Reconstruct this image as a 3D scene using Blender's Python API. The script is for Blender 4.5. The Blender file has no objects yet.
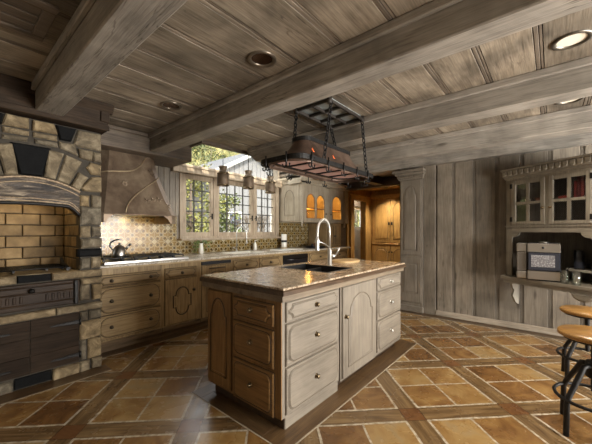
import bpy, bmesh, math, random
from mathutils import Vector, Matrix
random.seed(7)
C = bpy.context.scene.collection
scene = bpy.context.scene
PI = math.pi

# ------------------------------------------------------------------ camera, sky, sun, fill lights, exposure
cam_d = bpy.data.cameras.new('camera'); cam = bpy.data.objects.new('camera', cam_d); C.objects.link(cam)
cam.location = (0, 0, 1.32)
cam.rotation_euler = (PI/2, 0, math.radians(40.3 - 90))
cam_d.sensor_width = 36.0; cam_d.lens = 302/592*36; cam_d.shift_y = 9/592; cam_d.clip_start = 0.05
scene.camera = cam
vs = scene.view_settings
scene.display_settings.display_device = 'sRGB'
vs.view_transform = 'Standard'; vs.look = 'None'; vs.gamma = 1.0; vs.use_curve_mapping = False
vs.exposure = 0.30

world = bpy.data.worlds.new('sky'); scene.world = world; world.use_nodes = True
bg = world.node_tree.nodes['Background']
bg.inputs[0].default_value = (0.93, 0.95, 0.96, 1); bg.inputs[1].default_value = 3.8

def light(name, kind, loc, energy, color=(1, 1, 1), size=0.1, size_y=None, aim=None, spot=None, blend=0.5, parent=None):
    d = bpy.data.lights.new(name, kind); o = bpy.data.objects.new(name, d); C.objects.link(o)
    d.energy = energy; d.color = color; o.location = loc
    if kind == 'AREA':
        d.size = size
        if size_y: d.shape = 'RECTANGLE'; d.size_y = size_y
    elif kind in ('POINT', 'SPOT'):
        d.shadow_soft_size = size
    if kind == 'SPOT': d.spot_size = math.radians(spot or 90); d.spot_blend = blend
    if aim is not None:
        o.rotation_euler = (Vector(aim) - Vector(loc)).to_track_quat('-Z', 'Y').to_euler()
    if parent: o.parent = parent
    return o
sun = light('sun', 'SUN', (0, -5, 10), 6.0, (1.0, 0.93, 0.80)); sun.data.angle = math.radians(0.6)
sun.rotation_euler = Vector((0.22, 0.85, -0.52)).to_track_quat('-Z', 'Y').to_euler()
# fill lights added at the unseen openings behind the camera, tilted up; portals at the sink window and glazed roof
light('back_fill', 'AREA', (2.1, -3.5, 1.2), 300, (1.0, 0.985, 0.955), 2.1, 1.4, aim=(1.7, -1.2, 2.7))
light('side_fill', 'AREA', (4.1, -3.5, 1.2), 195, (1.0, 0.985, 0.955), 1.5, 1.4, aim=(3.2, -1.2, 2.7))
def portal(name, loc, sx, sy, aim):
    o = light(name, 'AREA', loc, 1, (1, 1, 1), sx, sy, aim=aim); o.data.cycles.is_portal = True
portal('sink_window_portal', (3.57, 4.62, 1.75), 2.3, 1.1, (3.57, 0, 1.75))
portal('roof_glass_portal', (3.5, 4.05, 2.62), 2.5, 1.0, (3.5, 3.75, 1.6))

# ------------------------------------------------------------------ mesh and object helpers
def S(r, g, b):
    f = lambda c: (c/255/12.92) if c/255 <= 0.04045 else ((c/255 + 0.055)/1.055)**2.4
    return (f(r), f(g), f(b), 1.0)
ID = lambda a, b, c: Vector((a, b, c))
def FY(y0): return lambda a, b, c: Vector((a, y0 - b, c))          # face looking to -y, a = x, b = outwards, c = z
def FX(x0): return lambda a, b, c: Vector((x0 - b, a, c))          # face looking to -x, a = y

class MB:
    def shell(s, x0, x1, y0, y1, z0, z1, t=0.02, tone=None, fr=None):
        fr = fr or ID
        s.box(x0, x1, y0, y0+t, z0, z1, 0, tone, fr); s.box(x0, x1, y1-t, y1, z0, z1, 0, tone, fr)
        s.box(x0, x0+t, y0+t, y1-t, z0, z1, 0, tone, fr); s.box(x1-t, x1, y0+t, y1-t, z0, z1, 0, tone, fr)
        s.box(x0+t, x1-t, y0+t, y1-t, z0, z0+t, 0, tone, fr); return s
    def __init__(s):
        s.bm = bmesh.new(); s.t = s.bm.faces.layers.float.new('tone')
    def _set(s, faces, tone, smooth):
        if tone is None: tone = 0.5
        for f in faces: f[s.t] = tone; f.smooth = smooth
    def box(s, x0, x1, y0, y1, z0, z1, b=0.0, tone=None, fr=ID):
        vs_ = [s.bm.verts.new(fr(x, y, z)) for z in (z0, z1) for y in (y0, y1) for x in (x0, x1)]
        q = [(0, 1, 3, 2), (4, 6, 7, 5), (0, 4, 5, 1), (2, 3, 7, 6), (0, 2, 6, 4), (1, 5, 7, 3)]
        fs = [s.bm.faces.new([vs_[i] for i in f]) for f in q]
        s._set(fs, tone, False)
        if b > 0:
            es = list({e for f in fs for e in f.edges})
            r = bmesh.ops.bevel(s.bm, geom=es, offset=b, segments=1, affect='EDGES', profile=0.5)
            s._set([f for f in r['faces'] if f.is_valid], tone, False)
        return s
    def poly(s, out, w0, w1, fr=ID, inset=0.0, depth=None, tone=None, cap0=True):
        """outline (a,c) drawn out from w0 to w1; with inset the top edge is chamfered"""
        n = len(out); fs = []
        def ring(o, w): return [s.bm.verts.new(fr(a, w, c)) for a, c in o]
        rings = [ring(out, w0)]
        if inset > 0:
            dp = inset if depth is None else depth
            sg = 1 if w1 > w0 else -1
            rings.append(ring(out, w1 - sg*dp)); rings.append(ring(offset(out, inset), w1))
        else: rings.append(ring(out, w1))
        for r0, r1 in zip(rings, rings[1:]):
            for i in range(n):
                fs.append(s.bm.faces.new((r0[i], r0[(i+1) % n], r1[(i+1) % n], r1[i])))
        fs.append(s.bm.faces.new(rings[-1]))
        if cap0: fs.append(s.bm.faces.new(rings[0][::-1]))
        s._set(fs, tone, False); return s
    def tube(s, pts, r, n=8, closed=False, tone=None, cap=True, smooth=True):
        pts = [Vector(p) for p in pts]; m = len(pts)
        rs = r if isinstance(r, (list, tuple)) else [r]*m
        rings = []; prev = None
        for i, p in enumerate(pts):
            a = pts[(i-1) % m] if (closed or i > 0) else p
            b = pts[(i+1) % m] if (closed or i < m-1) else p
            d = (b - a)
            d = d.normalized() if d.length > 1e-9 else Vector((0, 0, 1))
            if prev is None:
                up = Vector((0, 0, 1)) if abs(d.z) < 0.9 else Vector((1, 0, 0))
                u = d.cross(up).normalized()
            else:
                u = (prev - d*prev.dot(d))
                u = u.normalized() if u.length > 1e-6 else d.orthogonal().normalized()
            prev = u; v = d.cross(u)
            rings.append([s.bm.verts.new(p + (u*math.cos(2*PI*k/n) + v*math.sin(2*PI*k/n))*rs[i]) for k in range(n)])
        fs = []
        rng = range(m if closed else m-1)
        for i in rng:
            r0, r1 = rings[i], rings[(i+1) % m]
            for k in range(n): fs.append(s.bm.faces.new((r0[k], r0[(k+1) % n], r1[(k+1) % n], r1[k])))
        s._set(fs, tone, smooth)
        if cap and not closed:
            s._set([s.bm.faces.new(rings[0][::-1]), s.bm.faces.new(rings[-1])], tone, False)
        return s
    def lathe(s, prof, o=(0, 0, 0), n=20, fr=ID, axis='c', tone=None, smooth=True, cap=True):
        """prof: (radius, height) pairs; axis c turns about the up axis, b about the outward axis of frame fr"""
        o = Vector(o); rings = []
        for r, h in prof:
            ring = []
            for k in range(n):
                x, y = r*math.cos(2*PI*k/n), r*math.sin(2*PI*k/n)
                p = (o.x + x, o.y + y, o.z + h) if axis == 'c' else (o.x + x, o.y + h, o.z + y)
                ring.append(s.bm.verts.new(fr(*p)))
            rings.append(ring)
        fs = []
        for r0, r1 in zip(rings, rings[1:]):
            for k in range(n): fs.append(s.bm.faces.new((r0[k], r0[(k+1) % n], r1[(k+1) % n], r1[k])))
        s._set(fs, tone, smooth)
        if cap:
            c = []
            if prof[0][0] > 1e-5: c.append(s.bm.faces.new(rings[0][::-1]))
            if prof[-1][0] > 1e-5: c.append(s.bm.faces.new(rings[-1]))
            s._set(c, tone, False)
        return s
    def loft(s, rings, tone=None, smooth=True, cap=False):
        rv = [[s.bm.verts.new(p) for p in r] for r in rings]; n = len(rv[0]); fs = []
        for r0, r1 in zip(rv, rv[1:]):
            for k in range(n): fs.append(s.bm.faces.new((r0[k], r0[(k+1) % n], r1[(k+1) % n], r1[k])))
        if cap: fs += [s.bm.faces.new(rv[0][::-1]), s.bm.faces.new(rv[-1])]
        s._set(fs, tone, smooth); return s
    def face(s, pts, tone=None):
        s._set([s.bm.faces.new([s.bm.verts.new(Vector(p)) for p in pts])], tone, False); return s
    def build(s, name, mat, parent=None, recalc=True):
        if recalc: bmesh.ops.recalc_face_normals(s.bm, faces=s.bm.faces[:])
        me = bpy.data.meshes.new(name); s.bm.to_mesh(me); s.bm.free()
        me.materials.append(mat)
        o = bpy.data.objects.new(name, me); C.objects.link(o)
        if parent: o.parent = parent
        return o

def offset(out, d):
    """inset an outline by d towards its inside"""
    n = len(out); area = sum(out[i][0]*out[(i+1) % n][1] - out[(i+1) % n][0]*out[i][1] for i in range(n))
    sg = 1 if area > 0 else -1; res = []
    for i in range(n):
        p0, p1, p2 = Vector(out[i-1]), Vector(out[i]), Vector(out[(i+1) % n])
        a, b = (p1 - p0), (p2 - p1)
        if a.length < 1e-9 or b.length < 1e-9: res.append(tuple(p1)); continue
        a.normalize(); b.normalize()
        n1 = Vector((-a.y, a.x))*sg; n2 = Vector((-b.y, b.x))*sg
        m = n1 + n2
        if m.length < 1e-6: m = n1
        m.normalize(); k = d/max(0.35, m.dot(n1))
        q = p1 + m*k; res.append((q.x, q.y))
    return res

def thing(name, label, cat, loc=(0, 0, 0), rotz=0.0, group=None):
    o = bpy.data.objects.new(name, None); C.objects.link(o)
    o.location = loc; o.rotation_euler = (0, 0, rotz); o.empty_display_size = 0.1
    o['label'] = label; o['category'] = cat
    if group: o['group'] = group
    return o
def tag(o, label, cat, group=None, kind=None):
    o['label'] = label; o['category'] = cat
    if group: o['group'] = group
    if kind: o['kind'] = kind
    return o
def struct(o, label, cat='structure'):
    o['kind'] = 'structure'; o['label'] = label; o['category'] = cat; return o
def dup(root, loc, label, rotz=None):
    r = root.copy(); C.objects.link(r); r.location = loc; r['label'] = label
    if rotz is not None: r.rotation_euler = (0, 0, rotz)
    for ch in list(root.children):
        if ch.type == 'LIGHT': continue
        c = ch.copy(); C.objects.link(c); c.parent = r
        for g in ch.children:
            d = g.copy(); C.objects.link(d); d.parent = c
    return r

# ------------------------------------------------------------------ outlines
def rect(a0, a1, c0, c1): return [(a0, c0), (a1, c0), (a1, c1), (a0, c1)]
def rrect(a0, a1, c0, c1, r, k=5, scoop=False):
    out = []
    for cx, cz, st in ((a1-r, c0+r, -PI/2), (a1-r, c1-r, 0), (a0+r, c1-r, PI/2), (a0+r, c0+r, PI)):
        for i in range(k+1):
            t = st + PI/2*i/k
            if scoop:
                kx = a1 if cx > (a0+a1)/2 else a0; kz = c1 if cz > (c0+c1)/2 else c0
                tt = (st + PI) + PI/2 - (PI/2*i/k)
                out.append((kx + r*math.cos(tt), kz + r*math.sin(tt)))
            else: out.append((cx + r*math.cos(t), cz + r*math.sin(t)))
    return out
def arched(a0, a1, c0, cs, c1, notch=0.0, k=14):
    """rectangle with an arched head: springs at cs, crowns at c1"""
    w = (a1 - a0)/2 - notch; m = (a0 + a1)/2; out = [(a0, c0), (a1, c0)]
    if notch: out += [(a1, cs)]
    for i in range(k+1):
        t = PI*i/k; out.append((m + w*math.cos(t), cs + (c1 - cs)*math.sin(t)))
    if notch: out += [(a0, cs)]
    return out
def quatre(a0, a1, c0, c1, n=0.035, k=8):
    """tall notched panel with rounded head and foot"""
    m = (a0+a1)/2; w = (a1-a0)/2; out = []
    zb, zt = c0 + w*0.75, c1 - w*0.75; wi = w - n
    out += [(a1, zb), (a1, zt), (a1-n, zt)] if False else []
    for i in range(k+1):
        t = PI + PI*i/k; out.append((m + wi*math.cos(t), zb - 0.0 + (zb - c0)*math.sin(t)))
    out += [(m+wi, zb+n*0.3), (a1, zb+n*0.3), (a1, zt-n*0.3), (m+wi, zt-n*0.3)]
    for i in range(k+1):
        t = PI*i/k; out.append((m + wi*math.cos(t), zt + (c1 - zt)*math.sin(t)))
    out += [(m-wi, zt-n*0.3), (a0, zt-n*0.3), (a0, zb+n*0.3), (m-wi, zb+n*0.3)]
    return out

# ------------------------------------------------------------------ materials
class NT:
    def __init__(s, name):
        s.m = bpy.data.materials.new(name); s.m.use_nodes = True; s.t = s.m.node_tree
        s.p = s.t.nodes['Principled BSDF']; s.out = s.t.nodes['Material Output']
    def put(s, sock, v):
        if isinstance(v, bpy.types.NodeSocket): s.t.links.new(v, sock)
        else: sock.default_value = v
    def n(s, typ, ins=None, **props):
        nd = s.t.nodes.new(typ)
        for k, v in props.items(): setattr(nd, k, v)
        for k, v in (ins or {}).items(): s.put(nd.inputs[k], v)
        return nd
    def math(s, op, a, b=None, c=None):
        nd = s.n('ShaderNodeMath', operation=op)
        s.put(nd.inputs[0], a)
        if b is not None: s.put(nd.inputs[1], b)
        if c is not None: s.put(nd.inputs[2], c)
        return nd.outputs[0]
    def mix(s, f, a, b, mode='MIX'):
        nd = s.n('ShaderNodeMixRGB', blend_type=mode)
        s.put(nd.inputs[0], f); s.put(nd.inputs[1], a); s.put(nd.inputs[2], b); return nd.outputs[0]
    def ramp(s, f, stops):
        nd = s.n('ShaderNodeValToRGB'); e = nd.color_ramp.elements
        while len(e) < len(stops): e.new(0.5)
        for el, (p, c) in zip(e, stops): el.position = p; el.color = c
        s.put(nd.inputs[0], f); return nd.outputs[0]
    def coord(s, kind='Object'): return s.n('ShaderNodeTexCoord').outputs[kind]
    def mapping(s, v, scale=(1, 1, 1), loc=(0, 0, 0), rot=(0, 0, 0)):
        nd = s.n('ShaderNodeMapping'); s.put(nd.inputs[0], v)
        nd.inputs[1].default_value = loc; nd.inputs[2].default_value = rot; nd.inputs[3].default_value = scale
        return nd.outputs[0]
    def noise(s, v, scale, detail=4, rough=0.55, dist=0.0):
        nd = s.n('ShaderNodeTexNoise', {'Scale': scale, 'Detail': detail, 'Roughness': rough, 'Distortion': dist}); s.put(nd.inputs['Vector'], v)
        return nd.outputs[0]
    def tone(s): return s.n('ShaderNodeAttribute', attribute_name='tone').outputs['Fac']
    def bump(s, h, strength=0.3, dist=0.01):
        nd = s.n('ShaderNodeBump', {'Strength': strength, 'Distance': dist}); s.put(nd.inputs['Height'], h)
        s.t.links.new(nd.outputs[0], s.p.inputs['Normal'])
    def set(s, **k):
        names = {'color': 'Base Color', 'rough': 'Roughness', 'metal': 'Metallic', 'spec': 'Specular IOR Level', 'alpha': 'Alpha',
                 'emit': 'Emission Color', 'estr': 'Emission Strength', 'trans': 'Transmission Weight', 'coat': 'Coat Weight', 'ior': 'IOR'}
        for a, v in k.items(): s.put(s.p.inputs[names[a]], v)
        return s

def wood(name, dark, mid, light_, axis=0, rough=0.55, bump=0.3, fine=1.0, stain=0.5, tonal=0.35, seed=0.0, spec=0.35, knots=True, cracks=0.0):
    w = NT(name); co = w.coord()
    sc = [13*fine]*3; sc[axis] = 1.3*fine
    v = w.mapping(co, tuple(sc), (seed, seed*0.7, seed*1.3))
    g = w.noise(v, 1.6, 8, 0.68, 0.5)
    sc2 = [75*fine]*3; sc2[axis] = 3.0
    g2 = w.noise(w.mapping(co, tuple(sc2), (seed, 3.1, seed)), 1.5, 3, 0.6, 0.2)
    gg = w.math('ADD', w.math('MULTIPLY', g, 0.55), w.math('MULTIPLY', g2, 0.45))
    col = w.ramp(gg, [(0.30, dark), (0.50, mid), (0.70, light_)])
    bl = w.noise(w.mapping(co, (1.7, 1.7, 1.7), (seed+5, seed, 2)), 1.3, 3, 0.6, 0.4)
    st = w.ramp(bl, [(0.36, (1-stain, 1-stain, 1-stain, 1)), (0.60, (1, 1, 1, 1))])
    col = w.mix(1.0, col, st, 'MULTIPLY')
    if knots:
        kv = [5.0]*3; kv[axis] = 1.6
        vor = w.n('ShaderNodeTexVoronoi', {'Scale': 1.0}); w.put(vor.inputs['Vector'], w.mapping(co, tuple(kv), (seed, seed, seed)))
        kn = w.ramp(vor.outputs['Distance'], [(0.05, (0.35, 0.33, 0.31, 1)), (0.13, (1, 1, 1, 1))])
        col = w.mix(0.8, col, kn, 'MULTIPLY')
    if cracks:
        cv = [7.0]*3; cv[axis] = 0.55
        cn = w.noise(w.mapping(co, tuple(cv), (seed, 1.7, seed)), 1.3, 4, 0.6, 0.4)
        cl = w.ramp(w.math('ABSOLUTE', w.math('SUBTRACT', cn, 0.5)), [(0.0, (0.30, 0.27, 0.24, 1)), (0.012, (1, 1, 1, 1))])
        mk = w.ramp(w.noise(w.mapping(co, (1.1, 1.1, 1.1), (seed, 9, 4)), 1.6, 2), [(0.50, (0, 0, 0, 1)), (0.58, (1, 1, 1, 1))])
        col = w.mix(w.math('MULTIPLY', mk, cracks), col, w.mix(1.0, col, cl, 'MULTIPLY'))
    tn = w.math('MULTIPLY_ADD', w.tone(), 2*tonal, 1-tonal)
    nd = w.n('ShaderNodeCombineColor'); [w.put(nd.inputs[i], tn) for i in range(3)]
    col = w.mix(1.0, col, nd.outputs[0], 'MULTIPLY')
    w.set(color=col, rough=rough, spec=spec); w.bump(gg, bump, 0.008)
    return w.m
def plain(name, col, rough=0.5, metal=0.0, noise=0.0, nscale=20, bump=0.0, spec=0.5):
    w = NT(name); c = col
    if noise or bump:
        nz = w.noise(w.coord(), nscale, 4, 0.6)
    if noise:
        lo = tuple(x*(1-noise) for x in col[:3]) + (1,); hi = tuple(min(1, x*(1+noise)) for x in col[:3]) + (1,)
        c = w.ramp(nz, [(0.32, lo), (0.68, hi)])
    w.set(color=c, rough=rough, metal=metal, spec=spec)
    if bump: w.bump(nz, bump, 0.01)
    return w.m
def glow(name, col, strength):
    w = NT(name); w.set(color=col, emit=col, estr=strength, rough=0.5); return w.m
def glassy(name, tint=(1, 1, 1, 1), refl=0.02, rough=0.02):
    w = NT(name)
    tr = w.n('ShaderNodeBsdfTransparent', {'Color': tint}); gl = w.n('ShaderNodeBsdfGlossy', {'Roughness': rough})
    fz = w.n('ShaderNodeLayerWeight', {'Blend': 0.25})
    f = w.math('MULTIPLY_ADD', fz.outputs['Facing'], 0.10, refl)
    mx = w.n('ShaderNodeMixShader'); w.put(mx.inputs[0], f)
    w.t.links.new(tr.outputs[0], mx.inputs[1]); w.t.links.new(gl.outputs[0], mx.inputs[2])
    w.t.links.new(mx.outputs[0], w.out.inputs['Surface']); return w.m

GD, GM, GL = S(88, 76, 64), S(146, 131, 112), S(178, 163, 143)
ceil_wood = wood('ceiling_wood', S(90, 80, 67), S(140, 127, 109), S(170, 157, 138), 0, 0.55, 0.4, 0.9, 0.5, 0.3, 1.0, cracks=0.9)
beam_wood = wood('beam_wood', S(112, 105, 96), S(154, 146, 134), S(174, 165, 152), 1, 0.55, 0.5, 0.9, 0.35, 0.2, 2.0, cracks=0.8)
beam_wood_x = wood('header_wood', S(62, 53, 44), S(98, 85, 71), S(120, 106, 90), 0, 0.55, 0.5, 0.9, 0.35, 0.2, 2.7)
wall_wood = wood('wall_board_wood', S(96, 87, 76), S(124, 114, 100), S(144, 133, 117), 2, 0.5, 0.35, 0.8, 0.32, 0.3, 3.0, cracks=0.6)
base_wood = wood('painted_trim_wood', S(112, 100, 86), S(158, 145, 127), S(182, 168, 150), 1, 0.5, 0.3, 0.8, 0.25, 0.2, 3.4)
win_wood = wood('window_wood', S(126, 108, 88), S(172, 154, 130), S(200, 184, 160), 2, 0.5, 0.3, 1.0, 0.25, 0.2, 3.8)
WD, WM, WL = S(102, 93, 81), S(126, 116, 102), S(140, 130, 115)
white_h = wood('whitewashed_wood_across', WD, WM, WL, 0, 0.5, 0.18, 0.8, 0.22, 0.2, 4.0, knots=False)
white_v = wood('whitewashed_wood_upright', WD, WM, WL, 2, 0.5, 0.18, 0.8, 0.22, 0.2, 4.4, knots=False)
sunlit_h = wood('sunlit_whitewash_across', S(140, 128, 108), S(172, 159, 137), S(190, 178, 156), 0, 0.5, 0.15, 0.8, 0.2, 0.2, 4.8, knots=False)  # upper cabinet whitewash lightened: its sunlight is put into the colour
sunlit_v = wood('sunlit_whitewash_upright', S(140, 128, 108), S(172, 159, 137), S(190, 178, 156), 2, 0.5, 0.15, 0.8, 0.2, 0.2, 4.9, knots=False)  # upright grain of the same sun-lightened whitewash
TD, TM, TL = S(104, 83, 53), S(160, 134, 94), S(186, 161, 118)
tan_h = wood('tan_glazed_wood_across', TD, TM, TL, 0, 0.45, 0.2, 0.8, 0.3, 0.2, 5.0)
tan_v = wood('tan_glazed_wood_upright', TD, TM, TL, 2, 0.45, 0.2, 0.8, 0.3, 0.2, 5.4)
brown_v = wood('shade_browned_wood_upright', S(84, 59, 31), S(128, 96, 57), S(150, 117, 73), 2, 0.45, 0.2, 0.9, 0.25, 0.2, 6.0, knots=False)  # island end only: shade on that side put into a browner wood
brown_y = wood('shade_browned_wood_across', S(84, 59, 31), S(128, 96, 57), S(150, 117, 73), 1, 0.45, 0.2, 0.9, 0.25, 0.2, 6.4, knots=False)  # end drawers, browned for shade in the same way
honey_v = wood('honey_pine_upright', S(128, 92, 46), S(178, 136, 74), S(200, 160, 98), 2, 0.45, 0.15, 0.9, 0.2, 0.2, 7.0)
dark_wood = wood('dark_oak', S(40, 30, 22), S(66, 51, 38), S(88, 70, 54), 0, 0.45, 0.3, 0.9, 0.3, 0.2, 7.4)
dark_wood_y = wood('dark_oak_lengthwise', S(40, 30, 22), S(66, 51, 38), S(88, 70, 54), 1, 0.45, 0.3, 0.9, 0.3, 0.2, 7.7)
old_door = wood('shade_darkened_planks', S(28, 21, 15), S(50, 39, 29), S(68, 55, 43), 0, 0.6, 0.4, 0.9, 0.35, 0.3, 8.0, spec=0.08)  # dark brown planks, deepened to stand for weaker light at the fireplace
tray_wood = wood('carved_tray_wood', S(36, 27, 20), S(62, 48, 36), S(88, 72, 56), 0, 0.45, 0.4, 1.1, 0.35, 0.25, 8.4, spec=0.12)  # brown tray wood, deepened likewise for the weaker light
hutch_v = wood('hutch_wood_upright', S(104, 97, 86), S(136, 128, 114), S(154, 146, 132), 2, 0.55, 0.3, 0.9, 0.25, 0.22, 9.0)
hutch_h = wood('hutch_wood_across', S(104, 97, 86), S(136, 128, 114), S(154, 146, 132), 0, 0.55, 0.3, 0.9, 0.25, 0.22, 9.4)
hutch_in = wood('hutch_interior_wood', S(84, 79, 71), S(114, 107, 97), S(134, 126, 115), 2, 0.6, 0.2, 0.9, 0.3, 0.2, 9.7)
stool_wood = wood('stool_seat_wood', S(98, 64, 30), S(152, 112, 60), S(190, 154, 102), 0, 0.28, 0.15, 1.3, 0.15, 0.2, 10.0, knots=False)
board_wood = wood('cutting_board_wood', S(170, 134, 86), S(206, 174, 124), S(222, 194, 150), 0, 0.5, 0.1, 1.2, 0.1, 0.2, 10.5, knots=False)
floor_wood = wood('floor_border_oak', S(56, 40, 25), S(90, 68, 44), S(116, 92, 62), 0, 0.36, 0.3, 1.1, 0.3, 0.25, 11.0, spec=0.5)
floor_wood_y = wood('floor_border_oak_lengthwise', S(56, 40, 25), S(90, 68, 44), S(116, 92, 62), 1, 0.36, 0.3, 1.1, 0.3, 0.25, 11.4, spec=0.5)
glaze = plain('dark_glaze', S(104, 92, 76), 0.6)
glaze_dk = plain('dark_brown_glaze', S(64, 48, 30), 0.6)
iron = plain('black_iron', S(34, 32, 30), 0.5, 0.6, 0.3, 30, 0.2)
blackstone = plain('black_soapstone', S(15, 15, 15), 0.8, 0.0, 0.35, 30, 0.1, 0.15)
steel = plain('stainless_steel', S(196, 192, 186), 0.28, 1.0)
chrome = plain('brushed_nickel', S(200, 197, 190), 0.36, 0.9)
brass = plain('aged_brass', S(122, 106, 82), 0.35, 1.0)
blackplastic = plain('black_plastic', S(26, 26, 30), 0.35)
composite = plain('black_sink_composite', S(18, 18, 19), 0.5)
ceramic = plain('white_ceramic', S(226, 222, 210), 0.25)
rope_mat = plain('pewter_bead', S(172, 152, 122), 0.45, 0.7)
mortar = plain('mortar', S(60, 54, 45), 0.9, 0, 0.25, 30, 0.4)
glass = glassy('window_glass')
amber = glassy('cabinet_glass', (1.0, 0.93, 0.78, 1), 0.04)

def copper_mat(name, c0, c1, c2, rough=0.38, metal=0.75):
    w = NT(name); co = w.coord()
    nz = w.noise(co, 3.0, 6, 0.65, 0.6); n2 = w.noise(w.mapping(co, (1, 1, 0.3)), 9.0, 4, 0.6)
    col = w.ramp(w.math('ADD', w.math('MULTIPLY', nz, 0.7), w.math('MULTIPLY', n2, 0.3)), [(0.32, c0), (0.5, c1), (0.68, c2)])
    w.set(color=col, metal=metal, rough=rough); w.bump(n2, 0.15, 0.01); return w.m
hood_copper = copper_mat('aged_copper', S(80, 64, 50), S(120, 101, 82), S(156, 138, 114), 0.5, 0.5)
rack_copper = copper_mat('rack_copper', S(62, 50, 42), S(100, 80, 67), S(136, 114, 98), 0.45, 0.6)
def band_mat():
    w = NT('hammered_dark_metal'); co = w.coord()
    n1 = w.noise(w.mapping(co, (2.5, 1, 14)), 1.8, 8, 0.7, 1.2); n2 = w.noise(co, 60, 3, 0.6)
    w.set(color=w.ramp(n1, [(0.36, S(30, 25, 21)), (0.52, S(70, 60, 50)), (0.68, S(150, 134, 112))]), metal=0.35, rough=0.45)
    w.bump(w.math('ADD', n1, w.math('MULTIPLY', n2, 0.3)), 0.7, 0.015); return w.m
valance_metal = band_mat() or copper_mat('hammered_dark_metal', S(40, 34, 29), S(70, 60, 50), S(128, 112, 94), 0.5, 0.4)
can_copper = copper_mat('pendant_copper', S(84, 70, 56), S(118, 100, 80), S(152, 134, 112), 0.6, 0.35)

def stone_mat():
    w = NT('tan_fieldstone'); co = w.coord()
    n1 = w.noise(co, 9, 7, 0.65, 0.5); n2 = w.noise(co, 45, 4, 0.6)
    base = w.ramp(n1, [(0.30, S(70, 62, 49)), (0.50, S(126, 114, 93)), (0.70, S(180, 168, 144))])
    t = w.tone()
    base = w.mix(t, base, w.mix(1.0, base, S(236, 222, 196), 'MULTIPLY'))
    tn = w.math('MULTIPLY_ADD', t, 0.65, 0.5); nd = w.n('ShaderNodeCombineColor'); [w.put(nd.inputs[i], tn) for i in range(3)]
    base = w.mix(1.0, base, nd.outputs[0], 'MULTIPLY')
    w.set(color=base, rough=0.85); w.bump(w.math('ADD', n1, w.math('MULTIPLY', n2, 0.4)), 0.8, 0.02); return w.m
stone = stone_mat()
def brick_mat():
    w = NT('firebrick'); co = w.coord(); n1 = w.noise(co, 6, 5, 0.6); t = w.tone()
    base = w.ramp(n1, [(0.3, S(88, 71, 46)), (0.55, S(126, 103, 69)), (0.75, S(150, 127, 90))])
    tn = w.math('MULTIPLY_ADD', t, 0.5, 0.7); nd = w.n('ShaderNodeCombineColor'); [w.put(nd.inputs[i], tn) for i in range(3)]
    w.set(color=w.mix(1.0, base, nd.outputs[0], 'MULTIPLY'), rough=0.8); w.bump(n1, 0.3, 0.01); return w.m
brick = brick_mat()
def granite_mat():
    w = NT('speckled_granite'); co = w.coord()
    v1 = w.n('ShaderNodeTexVoronoi', {'Scale': 75.0}); w.put(v1.inputs['Vector'], co)
    n1 = w.noise(co, 14, 5, 0.7, 0.5)
    c1 = w.ramp(v1.outputs['Color'], [(0.05, S(58, 46, 38)), (0.35, S(150, 128, 104)), (0.65, S(186, 166, 140)), (0.95, S(214, 200, 178))])
    c2 = w.ramp(n1, [(0.38, S(88, 70, 54)), (0.52, S(178, 158, 132)), (0.7, S(206, 190, 166))])
    w.set(color=w.mix(0.5, c1, c2), rough=0.2, spec=0.6); return w.m
granite = granite_mat()

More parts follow.
